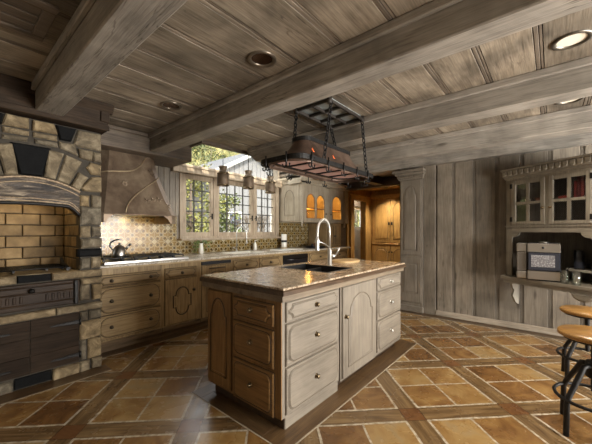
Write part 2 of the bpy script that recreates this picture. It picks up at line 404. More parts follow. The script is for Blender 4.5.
def floor_mat():
    w = NT('terracotta_and_oak_floor'); co = w.coord()
    sp = w.n('ShaderNodeSeparateXYZ'); w.put(sp.inputs[0], co)
    x, y = sp.outputs[0], sp.outputs[1]
    r = 0.70710678; M, G = 0.779, 0.637
    p = w.math('MULTIPLY', w.math('ADD', x, y), r); q = w.math('MULTIPLY', w.math('SUBTRACT', y, x), r)
    wob = w.math('MULTIPLY_ADD', w.noise(co, 5, 2), 0.012, -0.006)
    pp = w.math('ADD', w.math('SUBTRACT', p, 2.172), wob); qq = w.math('ADD', w.math('SUBTRACT', q, -1.720), wob)
    fp = w.math('FLOORED_MODULO', pp, M); fq = w.math('FLOORED_MODULO', qq, M)
    inp = w.math('LESS_THAN', fp, G); inq = w.math('LESS_THAN', fq, G)
    tile = w.math('MULTIPLY', inp, inq)
    cross = w.math('MULTIPLY', w.math('SUBTRACT', 1.0, inp), w.math('SUBTRACT', 1.0, inq))
    def near(v, c, h): return w.math('LESS_THAN', w.math('ABSOLUTE', w.math('SUBTRACT', v, c)), h)
    gw = 0.0085
    lines_p = w.math('MAXIMUM', w.math('MAXIMUM', near(fp, gw, gw), near(fp, G/2, gw*0.85)), near(fp, G-gw, gw))
    lines_q = w.math('MAXIMUM', w.math('MAXIMUM', near(fq, gw, gw), near(fq, G/2, gw*0.85)), near(fq, G-gw, gw))
    grout = w.math('MULTIPLY', tile, w.math('MAXIMUM', lines_p, lines_q))
    ip = w.math('FLOOR', w.math('DIVIDE', pp, M)); iq = w.math('FLOOR', w.math('DIVIDE', qq, M))
    hp = w.math('GREATER_THAN', fp, G/2); hq = w.math('GREATER_THAN', fq, G/2)
    cx = w.n('ShaderNodeCombineXYZ'); w.put(cx.inputs[0], w.math('MULTIPLY_ADD', ip, 2.0, hp)); w.put(cx.inputs[1], w.math('MULTIPLY_ADD', iq, 2.0, hq))
    wn = w.n('ShaderNodeTexWhiteNoise', noise_dimensions='3D'); w.put(wn.inputs['Vector'], cx.outputs[0])
    rnd = wn.outputs['Value']
    off = w.n('ShaderNodeVectorMath', operation='MULTIPLY_ADD'); w.put(off.inputs[0], wn.outputs['Color']); off.inputs[1].default_value = (7, 7, 7); w.put(off.inputs[2], co)
    n1 = w.noise(off.outputs[0], 4.0, 6, 0.62, 0.9)
    warm = w.ramp(w.math('ADD', w.math('MULTIPLY', n1, 0.75), w.math('MULTIPLY', rnd, 0.34)),
                  [(0.30, S(82, 55, 29)), (0.44, S(112, 79, 43)), (0.56, S(132, 99, 56)), (0.68, S(150, 121, 76)), (0.82, S(140, 122, 92))])
    # oak strips: grain follows each strip
    rot = w.mapping(co, (1, 1, 1), (0, 0, 0), (0, 0, -PI/4))
    gA = w.noise(w.mapping(rot, (1.2, 16, 1)), 1.6, 6, 0.6, 0.7); gB = w.noise(w.mapping(rot, (16, 1.2, 1)), 1.6, 6, 0.6, 0.7)
    alongp = inp
    gr = w.math('ADD', w.math('MULTIPLY', gA, alongp), w.math('MULTIPLY', gB, w.math('SUBTRACT', 1.0, alongp)))
    oak = w.ramp(gr, [(0.30, S(68, 50, 30)), (0.5, S(106, 82, 52)), (0.7, S(132, 107, 72))])
    insert = w.ramp(n1, [(0.35, S(92, 60, 34)), (0.65, S(116, 80, 46))])
    col = w.mix(cross, oak, insert)
    seam = w.math('MULTIPLY', w.math('SUBTRACT', 1.0, tile), w.math('MULTIPLY', 1.0,
             w.math('MAXIMUM', w.math('MULTIPLY', inp, w.math('LESS_THAN', w.math('MINIMUM', fp, w.math('SUBTRACT', G, fp)), 0.003)),
                               w.math('MULTIPLY', inq, w.math('LESS_THAN', w.math('MINIMUM', fq, w.math('SUBTRACT', G, fq)), 0.003)))))
    col = w.mix(seam, col, S(40, 28, 18))
    col = w.mix(tile, col, warm)
    gcol = w.ramp(w.noise(co, 30, 3), [(0.35, S(140, 126, 104)), (0.65, S(192, 180, 158))])
    col = w.mix(grout, col, gcol)
    h = w.math('ADD', w.math('MULTIPLY', n1, 0.35), w.math('MULTIPLY', w.math('SUBTRACT', 1.0, grout), 0.6))
    w.set(color=col, rough=w.math('MULTIPLY_ADD', w.noise(co, 6, 3), 0.24, 0.14), spec=0.6)
    w.bump(h, 0.35, 0.008); return w.m
floor_m = floor_mat()

def tile_mat():
    w = NT('patterned_tile'); co = w.coord(); sp = w.n('ShaderNodeSeparateXYZ'); w.put(sp.inputs[0], co)
    T = 0.205
    fx = w.math('SUBTRACT', w.math('FLOORED_MODULO', w.math('DIVIDE', sp.outputs[0], T), 1.0), 0.5)
    fz = w.math('SUBTRACT', w.math('FLOORED_MODULO', w.math('DIVIDE', w.math('SUBTRACT', sp.outputs[2], 0.955), T), 1.0), 0.5)
    ax, az = w.math('ABSOLUTE', fx), w.math('ABSOLUTE', fz)
    rr = w.math('SQRT', w.math('ADD', w.math('MULTIPLY', fx, fx), w.math('MULTIPLY', fz, fz)))
    an = w.math('ARCTAN2', fz, fx)
    petal = w.math('ADD', rr, w.math('MULTIPLY', w.math('COSINE', w.math('MULTIPLY', an, 8.0)), 0.035))
    def band(v, c, h): return w.math('LESS_THAN', w.math('ABSOLUTE', w.math('SUBTRACT', v, c)), h)
    cor = w.math('ADD', w.math('SUBTRACT', 0.5, ax), w.math('SUBTRACT', 0.5, az))
    n1 = w.noise(co, 25, 4, 0.6)
    ochre = w.ramp(n1, [(0.3, S(100, 78, 34)), (0.6, S(130, 104, 50)), (0.8, S(146, 122, 72))])
    cream = w.ramp(n1, [(0.3, S(150, 138, 108)), (0.7, S(178, 166, 134))])
    dark = S(66, 52, 30)
    qx, qz = w.math('SUBTRACT', ax, 0.27), w.math('SUBTRACT', az, 0.27)
    qr = w.math('SQRT', w.math('ADD', w.math('MULTIPLY', qx, qx), w.math('MULTIPLY', qz, qz)))
    c = ochre
    c = w.mix(band(qr, 0.16, 0.022), c, cream)
    c = w.mix(w.math('LESS_THAN', qr, 0.075), c, dark)
    c = w.mix(w.math('LESS_THAN', petal, 0.165), c, cream)
    c = w.mix(w.math('LESS_THAN', petal, 0.105), c, dark)
    c = w.mix(w.math('LESS_THAN', cor, 0.21), c, cream)
    c = w.mix(band(cor, 0.24, 0.022), c, dark)
    edge = w.math('GREATER_THAN', w.math('MAXIMUM', ax, az), 0.487)
    c = w.mix(edge, c, S(166, 154, 124))
    w.set(color=c, rough=0.25, spec=0.5); w.bump(w.math('SUBTRACT', 1.0, edge), 0.3, 0.003); return w.m
tile_m = tile_mat()

# ------------------------------------------------------------------ the setting
ZC = 2.533
XR = 5.05
YW = 4.5
struct(MB().box(-2.7, 9.3, -3.8, 4.75, -0.12, 0.0).build('floor', floor_m), 'terracotta tile and oak strip floor')

# wooden ceiling of beaded boards, with openings cut for the recessed lamps
joints = [-3.75, -3.4, -3.1, -2.75, -2.45, -2.1, -1.8, -1.5, -1.2, -0.88, -0.56, -0.25, 0.067, 0.39, 0.70, 1.05, 1.40, 1.745, 2.09, 2.385, 2.655, 2.95, 3.28, 3.58]
ups = [3.58, 3.9, 4.2, 4.65]
cb = MB(); jb = MB(); kb = MB(); J = 0.026
DOWN = [(1.469, 1.56), (1.447, 2.81), (2.594, -0.095), (3.757, -0.125)]
def plate_with_hole(mb, x0, x1, y0, y1, cx, cy, r, z0, z1, tone=None, n=32):
    """a flat board with a round hole"""
    def outer(t):
        dx, dy = math.cos(t), math.sin(t)
        k = min(((x1-cx)/dx if dx > 0 else (x0-cx)/dx) if abs(dx) > 1e-6 else 9, ((y1-cy)/dy if dy > 0 else (y0-cy)/dy) if abs(dy) > 1e-6 else 9)
        return (cx + dx*k, cy + dy*k)
    ts = sorted([2*PI*i/n + 0.01 for i in range(n)] + [math.atan2(y-cy, x-cx) % (2*PI) for x in (x0, x1) for y in (y0, y1)])
    O = [outer(t) for t in ts]; H = [(cx + r*math.cos(t), cy + r*math.sin(t)) for t in ts]
    V = lambda o, z: [mb.bm.verts.new((x, y, z)) for x, y in o]
    ob, ot, hb, ht = V(O, z0), V(O, z1), V(H, z0), V(H, z1); fs = []; m = len(ts)
    for i in range(m):
        j = (i+1) % m
        fs += [mb.bm.faces.new(q) for q in ((ob[i], hb[i], hb[j], ob[j]), (ot[i], ot[j], ht[j], ht[i]), (hb[i], ht[i], ht[j], hb[j]), (ob[i], ob[j], ot[j], ot[i]))]
    mb._set(fs, tone, False)
def ceil_run(x0, x1, ys):
    for a, b in zip(ys, ys[1:]):
        tn = random.random(); xs_ = [x0]
        for cx, cy in sorted(DOWN):
            if a < cy < b and x0 < cx < x1:
                plate_with_hole(cb, cx-0.12, cx+0.12, a+J, b-J, cx, cy, 0.077, ZC, ZC+0.05, tn); xs_ += [cx-0.12, cx+0.12]
        xs_.append(x1)
        for k in range(0, len(xs_), 2): cb.box(xs_[k], xs_[k+1], a + J, b - J, ZC, ZC + 0.05, 0.0015 if len(xs_) == 2 else 0, tn)
        for c_, w_ in ((-0.0135, 0.0075), (0.0095, 0.0115)):
            jb.box(x0, x1, a + c_ - w_, a + c_ + w_, ZC + 0.002, ZC + 0.03, 0.0025, random.random())
        kb.box(x0, x1, a - J, a + J, ZC + 0.012, ZC + 0.05, 0, 0.0)
ceil_run(-2.7, 9.3, joints); ceil_run(-2.7, 2.27, ups); ceil_run(4.75, 9.3, ups)
ceiling = cb.build('ceiling', ceil_wood)
struct(ceiling, 'weathered grey board ceiling')
jo = jb.build('bead_joint', wood('bead_joint_wood', S(70, 60, 50), S(118, 105, 90), S(150, 136, 118), 0, 0.6, 0.3, 0.9, 0.3, 0.3, 1.4), ceiling)
kb.build('joint_groove', plain('groove_stain', S(34, 28, 23), 0.9), ceiling)
rb = MB()
rb.box(-2.7, 9.3, -3.8, 3.55, 2.70, 2.80); rb.box(-2.7, 2.25, 3.55, 4.75, 2.70, 2.80); rb.box(4.77, 9.3, 3.55, 4.75, 2.70, 2.80)
struct(rb.build('roof', dark_wood), 'roof above the ceiling')

trim_no = [0]
def trim(mb, mat, label):
    trim_no[0] += 1
    return struct(mb.build('trim_%d' % trim_no[0], mat), label)
def beam(x0, x1, y0, y1, zb, label, edge=True):
    mb = MB(); mb.box(x0, x1, y0, y1, zb, ZC, 0.008)
    mb.box(x0 - 0.03, x0, y0, y1, ZC - 0.055, ZC, 0.006, 0.75); mb.box(x1, x1 + 0.03, y0, y1, ZC - 0.055, ZC, 0.006, 0.75)
    return trim(mb, beam_wood, label)
beam(0.511, 0.703, -3.75, 3.30, 2.323, 'rough ceiling beam running into the fireplace mantel')
beam(1.705, 1.893, -3.75, 3.86, 2.323, 'rough ceiling beam left of the pot rack')
mb = MB()
mb.poly([(-3.75, ZC), (-3.75, 2.323), (3.25, 2.323), (3.44, 2.48), (3.44, ZC)], 2.94, 3.13, lambda a, b, c: Vector((b, a, c)))
mb.box(2.91, 2.94, -3.75, 3.40, ZC - 0.055, ZC, 0.006, 0.75); mb.box(3.13, 3.16, -3.75, 3.40, ZC - 0.055, ZC, 0.006, 0.75)
trim(mb, beam_wood, 'ceiling beam right of the pot rack with a cut end')
beam(4.07, 4.26, -3.75, 3.56, 2.323, 'ceiling beam nearest the board wall')
# mantel beam with a crown moulding, header above the range hood, header on the board wall
mb = MB(); mb.box(-0.6, 1.055, 3.27, 4.0, 2.283, ZC, 0.008)
mb.box(-0.6, 1.062, 3.262, 3.28, 2.283, 2.335, 0.006)
mb.poly([(3.27, 2.455), (3.225, 2.515), (3.225, ZC), (3.3, ZC), (3.3, 2.455)], -0.6, 1.09, lambda a, b, c: Vector((b, a, c)))
mb.box(0.985, 1.06, 3.252, 3.30, 2.36, 2.46, 0.005, 0.2)
trim(mb, wood('mantel_wood', S(34, 27, 21), S(58, 47, 37), S(78, 63, 49), 0, 0.6, 0.5, 0.9, 0.35, 0.2, 2.2, spec=0.1), 'heavy wooden mantel beam over the stone fireplace')  # dark brown beam, its colour deepened for the weaker light here
mb = MB(); mb.box(1.0, 2.29, 3.86, 4.5, 2.29, ZC, 0.006); mb.box(1.0, 2.29, 3.835, 3.87, 2.49, ZC, 0.006, 0.6)
trim(mb, beam_wood_x, 'header above the copper range hood')
mb = MB(); mb.box(4.93, 5.25, -3.75, 3.56, 2.35, ZC, 0.006)
trim(mb, beam_wood, 'header along the top of the board wall')
mb = MB(); mb.box(6.45, 6.7, 1.5, 4.0, 2.33, 2.53, 0.006); trim(mb, dark_wood_y, 'dark beam in front of the pine pantry')
mb = MB(); mb.box(5.25, 6.45, 2.9, 3.1, 2.36, 2.53, 0.006); trim(mb, dark_wood, 'dark cross beam in the pantry nook')
mb = MB(); mb.box(2.25, 4.78, 3.545, 3.60, 2.49, 2.70, 0.004); mb.box(2.25, 2.29, 3.6, 4.6, 2.49, 2.70); mb.box(4.75, 4.79, 3.6, 4.6, 2.49, 2.70)
trim(mb, beam_wood_x, 'boards framing the glazed roof opening')

# wall_window : board wall with the sink window in it
mb = MB()
mb.box(-0.1, 2.467, YW, YW+0.14, 0, 2.7); mb.box(2.467, 4.70, YW, YW+0.14, 0, 1.17); mb.box(4.70, 7.72, YW, YW+0.14, 0, 2.7); mb.box(8.68, 9.3, YW, YW+0.14, 0, 2.7); mb.box(7.72, 8.68, YW, YW+0.14, 2.06, 2.7)
for k, x in enumerate([2.02, 2.11, 2.2, 2.29, 2.38]): mb.box(x, x+0.082, YW-0.012, YW, 1.56, 2.4, 0.004, random.random())
struct(mb.build('wall_window', wall_wood), 'board wall around the sink window')
mb = MB(); mb.box(2.30, 4.735, 4.40, 4.60, 2.24, 2.375, 0.008); mb.box(2.30, 4.735, 4.385, 4.42, 2.335, 2.375, 0.004, 0.7)
trim(mb, win_wood, 'sunlit header over the three casements')
mb = MB(); mb.box(2.40, 4.735, 4.34, 4.62, 1.17, 1.20, 0.006); trim(mb, win_wood, 'window sill above the sink')

# three leaded casement windows
def casement(n, x0, x1, cols, label):
    z0, z1 = 1.235, 2.235
    fr = MB(); y0, y1 = 4.47, 4.53; w = 0.055
    fr.box(x0+w, x1-w, y0+0.002, y1-0.002, z0, z0+0.065, 0.003); fr.box(x0+w, x1-w, y0+0.002, y1-0.002, z1-w-0.02, z1, 0.003)
    fr.box(x0, x0+w, y0, y1, z0, z1, 0.006); fr.box(x1-w, x1, y0, y1, z0, z1, 0.006)
    win = struct(fr.build('window_%d' % n, win_wood), label)
    MB().box(x0+w-0.01, x1-w+0.01, 4.499, 4.503, z0+0.05, z1-0.06).build('pane', glass, win)
    ld = MB(); gx0, gx1, gz0, gz1 = x0+w, x1-w, z0+0.06, z1-0.075
    for k in range(1, cols):
        x = gx0 + (gx1-gx0)*k/cols; ld.box(x-0.008, x+0.008, 4.492, 4.510, gz0, gz1)
    for k in range(1, 5):
        z = gz0 + (gz1-gz0)*k/5; ld.box(gx0, gx1, 4.493, 4.509, z-0.008, z+0.008)
    ld.build('lead_came', plain('lead', S(62, 60, 57), 0.6, 0.4), win)
    h = MB(); xh = x1-w/2 if n < 3 else x0+w/2
    h.box(xh-0.012, xh+0.012, 4.455, 4.47, 1.52, 1.62, 0.003); h.tube([(xh, 4.45, 1.57), (xh-0.05, 4.44, 1.565), (xh-0.07, 4.44, 1.55)], 0.006, 6)
    h.build('latch', iron, win)
    return win
casement(1, 2.50, 3.06, 3, 'left leaded casement')
casement(2, 3.13, 3.97, 4, 'middle leaded casement')
casement(3, 4.02, 4.60, 3, 'right leaded casement')
mb = MB()
for x0, x1 in ((2.44, 2.50), (3.06, 3.13), (3.97, 4.02), (4.60, 4.70)): mb.box(x0, x1, 4.46, 4.60, 1.235, 2.24, 0.004)
mb.box(2.44, 4.70, 4.458, 4.6, 1.20, 1.2345, 0.003)
trim(mb, win_wood, 'posts between the casements')
# sloped glazed roof over the window bay
mb = MB(); mb.poly([(3.57, 2.66), (4.50, 2.385), (4.50, 2.391), (3.57, 2.666)], 2.27, 4.77, lambda a, b, c: Vector((b, a, c)))
gl4 = struct(mb.build('window_4', glass), 'sloped roof glass above the sink window')
mb = MB()
for x in (2.28, 4.76): mb.poly([(3.57, 2.65), (4.50, 2.375), (4.50, 2.40), (3.57, 2.68)], x-0.015, x+0.015, lambda a, b, c: Vector((b, a, c)))
mb.build('window_frame', iron, gl4)
mb = MB()
for k in range(11):
    x = 2.2 + 0.27*k; mb.box(x, x+0.12, 3.35, 3.95, 2.72, 2.80, 0.004)
trim(mb, beam_wood, 'rafter tails of the eave above the glass')

# board wall on the right
mb = MB(); js = [1.393, 1.137, 0.865, 0.585, 0.31, 0.02, -0.28, -0.57, -0.86, -1.15, -1.45, -1.75, -2.05, -2.35, -2.65, -2.95, -3.25, -3.55, -3.75]
mb.box(XR, XR+0.12, -3.75, 1.57, 0, 2.7, 0, 0.1)
for a, b in zip(js, js[1:]):
    mb.box(XR-0.02, XR, b+0.022, a-0.022, 0.0, 2.36, 0.004, random.random())
    for k in (-1, 0, 1): mb.box(XR-0.013, XR, b+k*0.013-0.005, b+k*0.013+0.005, 0, 2.36, 0.002, 0.4)
mb.box(XR-0.035, XR, 1.393, 1.57, 0, 2.36, 0.005, 0.55)
struct(mb.build('wall_right', wall_wood), 'wide grey board wall')
mb = MB(); mb.box(XR-0.045, XR-0.02, -3.75, 1.39, 0.0, 0.085, 0.01); struct(mb.build('baseboard_right', base_wood), 'baseboard of the board wall')
# rest of the room, behind the camera
plaster = plain('warm_plaster', S(176, 164, 146), 0.9)
mb = MB()
mb.box(-2.8, -2.7, -3.8, 4.75, 0, 2.7); mb.box(-2.7, -0.1, 3.36, 3.5, 0, 2.7)
mb.box(-2.7, 1.0, -3.9, -3.8, 0, 2.7); mb.box(3.2, 3.3, -3.9, -3.8, 0, 2.7); mb.box(4.9, 8.2, -3.9, -3.8, 0, 2.7)
mb.box(1.0, 4.9, -3.9, -3.8, 0, 0.55); mb.box(1.0, 4.9, -3.9, -3.8, 2.1, 2.7)
struct(mb.build('wall_back', plaster), 'plain walls behind the viewer')

# pantry nook beyond the board wall
mb = MB(); mb.box(5.17, 8.2, 1.4, 1.5, 0, 2.7); mb.box(8.1, 8.2, 1.5, 4.04, 0, 2.7)
mb.box(9.2, 9.3, 4.0, 4.6, 0, 2.7); mb.box(8.1, 9.3, 3.92, 4.04, 0, 2.7)
struct(mb.build('wall_nook', honey_v), 'pine boarded walls of the pantry nook')
mb = MB(); YD = 3.92
mb.box(6.62, 6.90, YD, YD+0.12, 0, 2.55); mb.box(7.52, 8.1, YD, YD+0.12, 0, 2.55); mb.box(6.90, 7.52, YD, YD+0.12, 2.13, 2.55)
struct(mb.build('wall_doorway', honey_v), 'pine wall with the doorway')
mb = MB()
mb.box(6.72, 6.91, YD-0.04, YD, 0, 2.24, 0.008); mb.box(7.52, 7.72, YD-0.04, YD, 0, 2.24, 0.008)
mb.box(6.72, 7.72, YD-0.045, YD, 2.12, 2.25, 0.008); mb.box(6.69, 7.75, YD-0.07, YD, 2.24, 2.29, 0.01)
trim(mb, honey_v, 'pine casing round the doorway')
mb = MB(); plate_with_hole(mb, 6.7, 8.1, 1.5, YD, 7.49, 3.3, 0.047, 2.45, 2.50); trim(mb, honey_v, 'lowered pine soffit over the pantry')
# back entry seen through the doorway: white door with a glass light
d = MB(); dfr = FY(4.545)
d.box(7.75, 8.65, 4.545, 4.585, 0.02, 1.45, 0.004); d.box(7.75, 7.93, 4.545, 4.585, 1.45, 2.05); d.box(8.47, 8.65, 4.545, 4.585, 1.45, 2.05); d.box(7.93, 8.47, 4.545, 4.585, 1.95, 2.05)
door = struct(d.build('door_1', plain('white_door_paint', S(206, 206, 200), 0.5)), 'white entry door')
MB().box(7.93, 8.47, 4.56, 4.565, 1.45, 1.95).build('pane', glass, door)
for x0, x1 in ((7.86, 8.17), (8.23, 8.54)):
    mb = MB(); mb.poly(rect(x0, x1, 0.2, 0.75), 0.0, 0.012, dfr, 0.012); mb.poly(rect(x0, x1, 0.85, 1.36), 0.0, 0.012, dfr, 0.012); mb.build('door_panel', plain('white_door_panel_paint', S(200, 200, 194), 0.5), door)
mb = MB(); mb.box(7.79, 7.85, 4.53, 4.545, 1.18, 1.32, 0.004); mb.lathe([(0.0, 0.07), (0.028, 0.06), (0.03, 0.04), (0.012, 0.03), (0.012, 0)], (7.82, 0.015, 1.25), 10, dfr, 'b')
mb.build('door_handle', iron, door)
mb = MB(); mb.box(7.6, 8.8, 4.06, 4.40, 0.0, 0.02, 0.004); mo = mb.build('doormat', plain('dark_mat', S(40, 38, 36), 0.95)); tag(mo, 'dark door mat inside the white entry door', 'mat')
light('back_entry_fill', 'POINT', (7.9, 4.25, 2.4), 22, (1.0, 0.95, 0.86), 0.05)  # unseen fill light added to brighten the back entry
# wood borders of the floor and their grout lines
groutm = plain('grout', S(160, 148, 126), 0.85, 0, 0.2, 40)
def border(x0, x1, y0, y1, mat, label):
    mb = MB()
    if mat is floor_wood:
        n = max(1, int((x1-x0)/1.1)); xs = [x0 + (x1-x0)*k/n for k in range(n+1)]
        for a, b in zip(xs, xs[1:]): mb.box(a+0.001, b-0.001, y0, y1, -0.02, 0.002, 0.0015, random.random())
    else:
        n = max(1, int((y1-y0)/1.1)); ys = [y0 + (y1-y0)*k/n for k in range(n+1)]
        for a, b in zip(ys, ys[1:]): mb.box(x0, x1, a+0.001, b-0.001, -0.02, 0.002, 0.0015, random.random())
    trim(mb, mat, label)
border(1.333, 3.62, 1.215, 1.42, floor_wood, 'oak floor border in front of the island')
border(1.333, 1.50, 1.42, 2.12, floor_wood_y, 'oak floor border beside the island')
border(1.333, 3.62, 2.12, 2.25, floor_wood, 'oak floor border behind the island')
border(3.41, 3.62, 1.42, 2.16, floor_wood_y, 'oak floor border at the far end of the island')
border(-0.3, 1.06, 3.20, 3.37, floor_wood, 'oak floor border before the fireplace')
border(1.06, 6.25, 3.56, 3.75, floor_wood, 'oak floor border before the cabinets')
border(4.86, 5.02, -3.6, 1.95, floor_wood_y, 'oak floor border along the board wall')
mb = MB()
mb.box(1.324, 3.62, 1.205, 1.215, -0.02, 0.001); mb.box(1.324, 1.333, 1.215, 2.25, -0.02, 0.001); mb.box(-0.3, 1.06, 3.187, 3.20, -0.02, 0.001)
mb.box(1.06, 6.25, 3.547, 3.56, -0.02, 0.001); mb.box(4.847, 4.86, -3.6, 1.95, -0.02, 0.001)
trim(mb, groutm, 'pale grout along the oak borders')

# tiled splashback
mb = MB(); mb.box(1.02, 2.395, YW-0.02, YW-0.003, 0.953, 1.56); mb.box(2.395, 2.45, YW-0.02, YW-0.003, 0.953, 1.17)
mb.box(2.45, 4.735, YW-0.02, YW-0.003, 0.953, 1.17); mb.box(4.735, 6.6, YW-0.02, YW-0.003, 0.953, 1.52)
struct(mb.build('wall_splashback', tile_m), 'patterned tile splashback')

# ------------------------------------------------------------------ stone fireplace
XC, HW = 0.50, 0.345                   # centre and half width of the opening
YF = 3.36
fire = thing('stone_fireplace', 'raised stone cooking fireplace with black keystones and a hammered metal arch band', 'fireplace', (XC, YF, 0))
def F(a, b, c): return Vector((a - XC, -b, c))          # a = room x, b = out of the stone face
R0, CZ = 0.64, 1.142                  # arch circle
def arc(r, d): t = math.radians(d); return (XC + r*math.sin(t), CZ + r*math.cos(t))
half = math.degrees(math.asin(HW/R0))
m = MB()
m.poly(rect(XC+HW+0.004, 1.015, 0, 2.275), -0.62, -0.02, F); m.poly(rect(-0.015, XC-HW-0.004, 0, 2.275), -0.62, -0.02, F)
ap = [arc(R0, -half + 2*half*k/16) for k in range(17)]
m.poly([(XC-HW-0.004, 2.275)] + [(XC-HW-0.004, ap[0][1])] + ap + [(XC+HW+0.004, ap[-1][1]), (XC+HW+0.004, 2.275)], -0.14, -0.02, F)
m.poly(rect(XC-HW-0.004, XC+HW+0.004, 0, 0.90), -0.62, -0.02, F)
m.build('masonry_core', mortar, fire)
def jit(o, s=0.006): return [(a + random.uniform(-s, s), c + random.uniform(-s, s)) for a, c in o]
def subdiv(o):
    r = []
    for i in range(len(o)):
        p, q = o[i], o[(i+1) % len(o)]
        r += [p, ((p[0]+q[0])/2 + random.uniform(-.004, .004), (p[1]+q[1])/2 + random.uniform(-.004, .004))]
    return r
st = MB()
def stn(o, dep=None, tone=None):
    d = random.uniform(0.0, 0.022) if dep is None else dep
    st.poly(subdiv(jit(o, 0.004)), -0.05, d, F, 0.011, 0.013, random.random() if tone is None else tone)
def mirror(o): return [(2*XC - a, c) for a, c in o][::-1]
g = 0.007
a0, a1 = XC+HW, 1.02
pier = [(1.555, 1.66, .5), (1.375, 1.545, 0), (1.26, 1.363, .52), (1.158, 1.25, 0), (0.965, 1.068, .5)]
low = [(0.815, 0.875, 0), (0.668, 0.808, .52), (0.478, 0.562, .4), (0.30, 0.47, 0), (0.105, 0.29, .34), (0.0, 0.098, .5)]
for mir in (False, True):
    def put(o): stn(mirror(o) if mir else o)
    for z0, z1, sp in pier + low:
        if sp:
            xm = a0 + (a1-a0)*(sp if not mir else 1-sp*0.9)
            put(rect(a0+0.004, xm-g, z0, z1)); put(rect(xm+g, a1, z0 + random.uniform(-.01, .005), z1))
        else: put(rect(a0+0.004, a1, z0, z1))
    # voussoirs beside the keystone
    for d0, d1, r1 in ((7.2, 14.2, 0.90), (15.3, 23.6, 0.905), (24.8, 31.2, 0.80)):
        put([arc(R0+0.012, d0), arc(R0+0.012, d1), arc(r1, d1), arc(r1, d0)])
    put([(0.875, 1.70), (1.02, 1.70), (1.02, 1.845), (0.945, 1.835), (0.85, 1.715)])
    put([(0.93, 1.86), (1.02, 1.858), (1.02, 1.965), (0.935, 1.975), (0.895, 1.92)])
    put([(0.955, 1.985), (1.02, 1.98), (1.02, 2.085), (0.955, 2.085)])
    put([(0.845, 2.0), (0.94, 1.985), (0.942, 2.085), (0.83, 2.09)])
    put([(0.70, 2.06), (0.83, 2.02), (0.815, 2.085), (0.80, 2.125), (0.69, 2.125)])
    put([(0.80, 2.13), (0.815, 2.105), (1.02, 2.10), (1.02, 2.265), (0.835, 2.265)])
    put(rect(0.52 if not mir else 0.52, 0.68, 2.068, 2.105)); put(rect(0.50+0.014, 0.675, 2.118, 2.165))
    put([(0.512, 2.178), (0.678, 2.178), (0.652, 2.268), (0.512, 2.268)])
for z0, z1 in ((0.0, 0.05),):
    pass
stn(rect(0.16, 0.385, 0.0, 0.098)); stn(rect(0.645, 0.84, 0.0, 0.098))
st.build('fieldstone_facing', stone, fire)
# hearth slab and ledge
h = MB()
xs = [-0.02, 0.405, 0.63, 1.022]
h.poly(rect(-0.02, 0.405, 0.885, 0.95), -0.1, 0.03, F, 0.01, 0.012, 0.7); h.poly(rect(0.635, 1.022, 0.885, 0.95), -0.1, 0.03, F, 0.01, 0.012, 0.8)
h.poly(rect(0.405, 0.635, 0.90, 0.95), -0.55, -0.02, F); h.poly(rect(0.16, 0.84, 0.92, 0.948), -0.55, -0.05, F, 0, None, 0.5)
h.build('hearth_slab', stone, fire)
h = MB()
for x0, x1 in ((-0.02, 0.26), (0.268, 0.66), (0.668, 1.022)): h.poly(rect(x0, x1, 0.575, 0.635), -0.1, 0.035, F, 0.01, 0.012, random.uniform(.5, .9))
h.build('stone_ledge', stone, fire)
k = MB(); k.poly([arc(R0+0.012, 6.2), (0.632, 2.045), (0.372, 2.045), arc(R0+0.012, -6.2)], -0.05, 0.016, F, 0.01, 0.012); ko = k.build('keystone', blackstone, fire); ko['label'] = 'large black keystone'
b2 = [(0.667, 2.262), (0.695, 2.138), (0.776, 2.138), (0.818, 2.262)]
for q_ in (b2, mirror(b2)):
    k = MB(); k.poly(q_, -0.05, 0.016, F, 0.01, 0.012); ko = k.build('wedge_stone', blackstone, fire); ko['label'] = 'small black wedge stone'
for q_ in (rect(a0-0.02, a1+0.004, 1.078, 1.15), mirror(rect(a0-0.02, a1, 1.078, 1.15))):
    k = MB(); k.poly(q_, -0.05, 0.02, F, 0.015, 0.015); k.build('band_stone', blackstone, fire)
k = MB(); k.poly(rect(0.412, 0.628, 0.888, 0.946), -0.02, 0.02, F, 0.006); k.build('hearth_inset', blackstone, fire)
k = MB(); k.poly(rect(0.395, 0.635, 0.012, 0.098), -0.05, 0.0, F, 0.006); k.build('base_vent', blackstone, fire)
# firebox of bricks
fb = MB(); D = 0.55; bh = 0.108
for r in range(9):
    z0 = 0.95 + r*bh; z1 = z0 + bh - 0.008; o = 0.12 if r % 2 else 0.0
    x = XC - HW - 0.26 + o
    while x < XC + HW:
        l, rr = max(x, XC-HW+0.002), min(x+0.245, XC+HW-0.002)
        if rr - l > 0.02: fb.poly(rect(l, rr, z0, z1), -D-0.06, -D, F, 0.006, 0.006, random.random())
        x += 0.253
    y = -0.13 + (0.08 if r % 2 else 0)
    while y > -D:
        l, rr = max(y-0.16, -D), min(y, -0.05)
        if rr - l > 0.02:
            for sx in (1, -1):
                X = XC + sx*HW
                fb.poly(rect(l, rr, z0, z1), 0.06, 0.0, lambda a, b, c, X=X, sx=sx: Vector((X - XC + sx*b, -a, c)), 0.006, 0.006, random.random())
        y -= 0.168
fb.build('firebrick_lining', brick, fire)
m = MB(); m.poly(rect(XC-HW-0.01, XC+HW+0.01, 0.9, 1.92), -D-0.1, -D-0.055, F); m.poly(rect(XC-HW, XC+HW, 1.86, 1.92), -D, -0.1, F); m.build('firebox_back', mortar, fire)
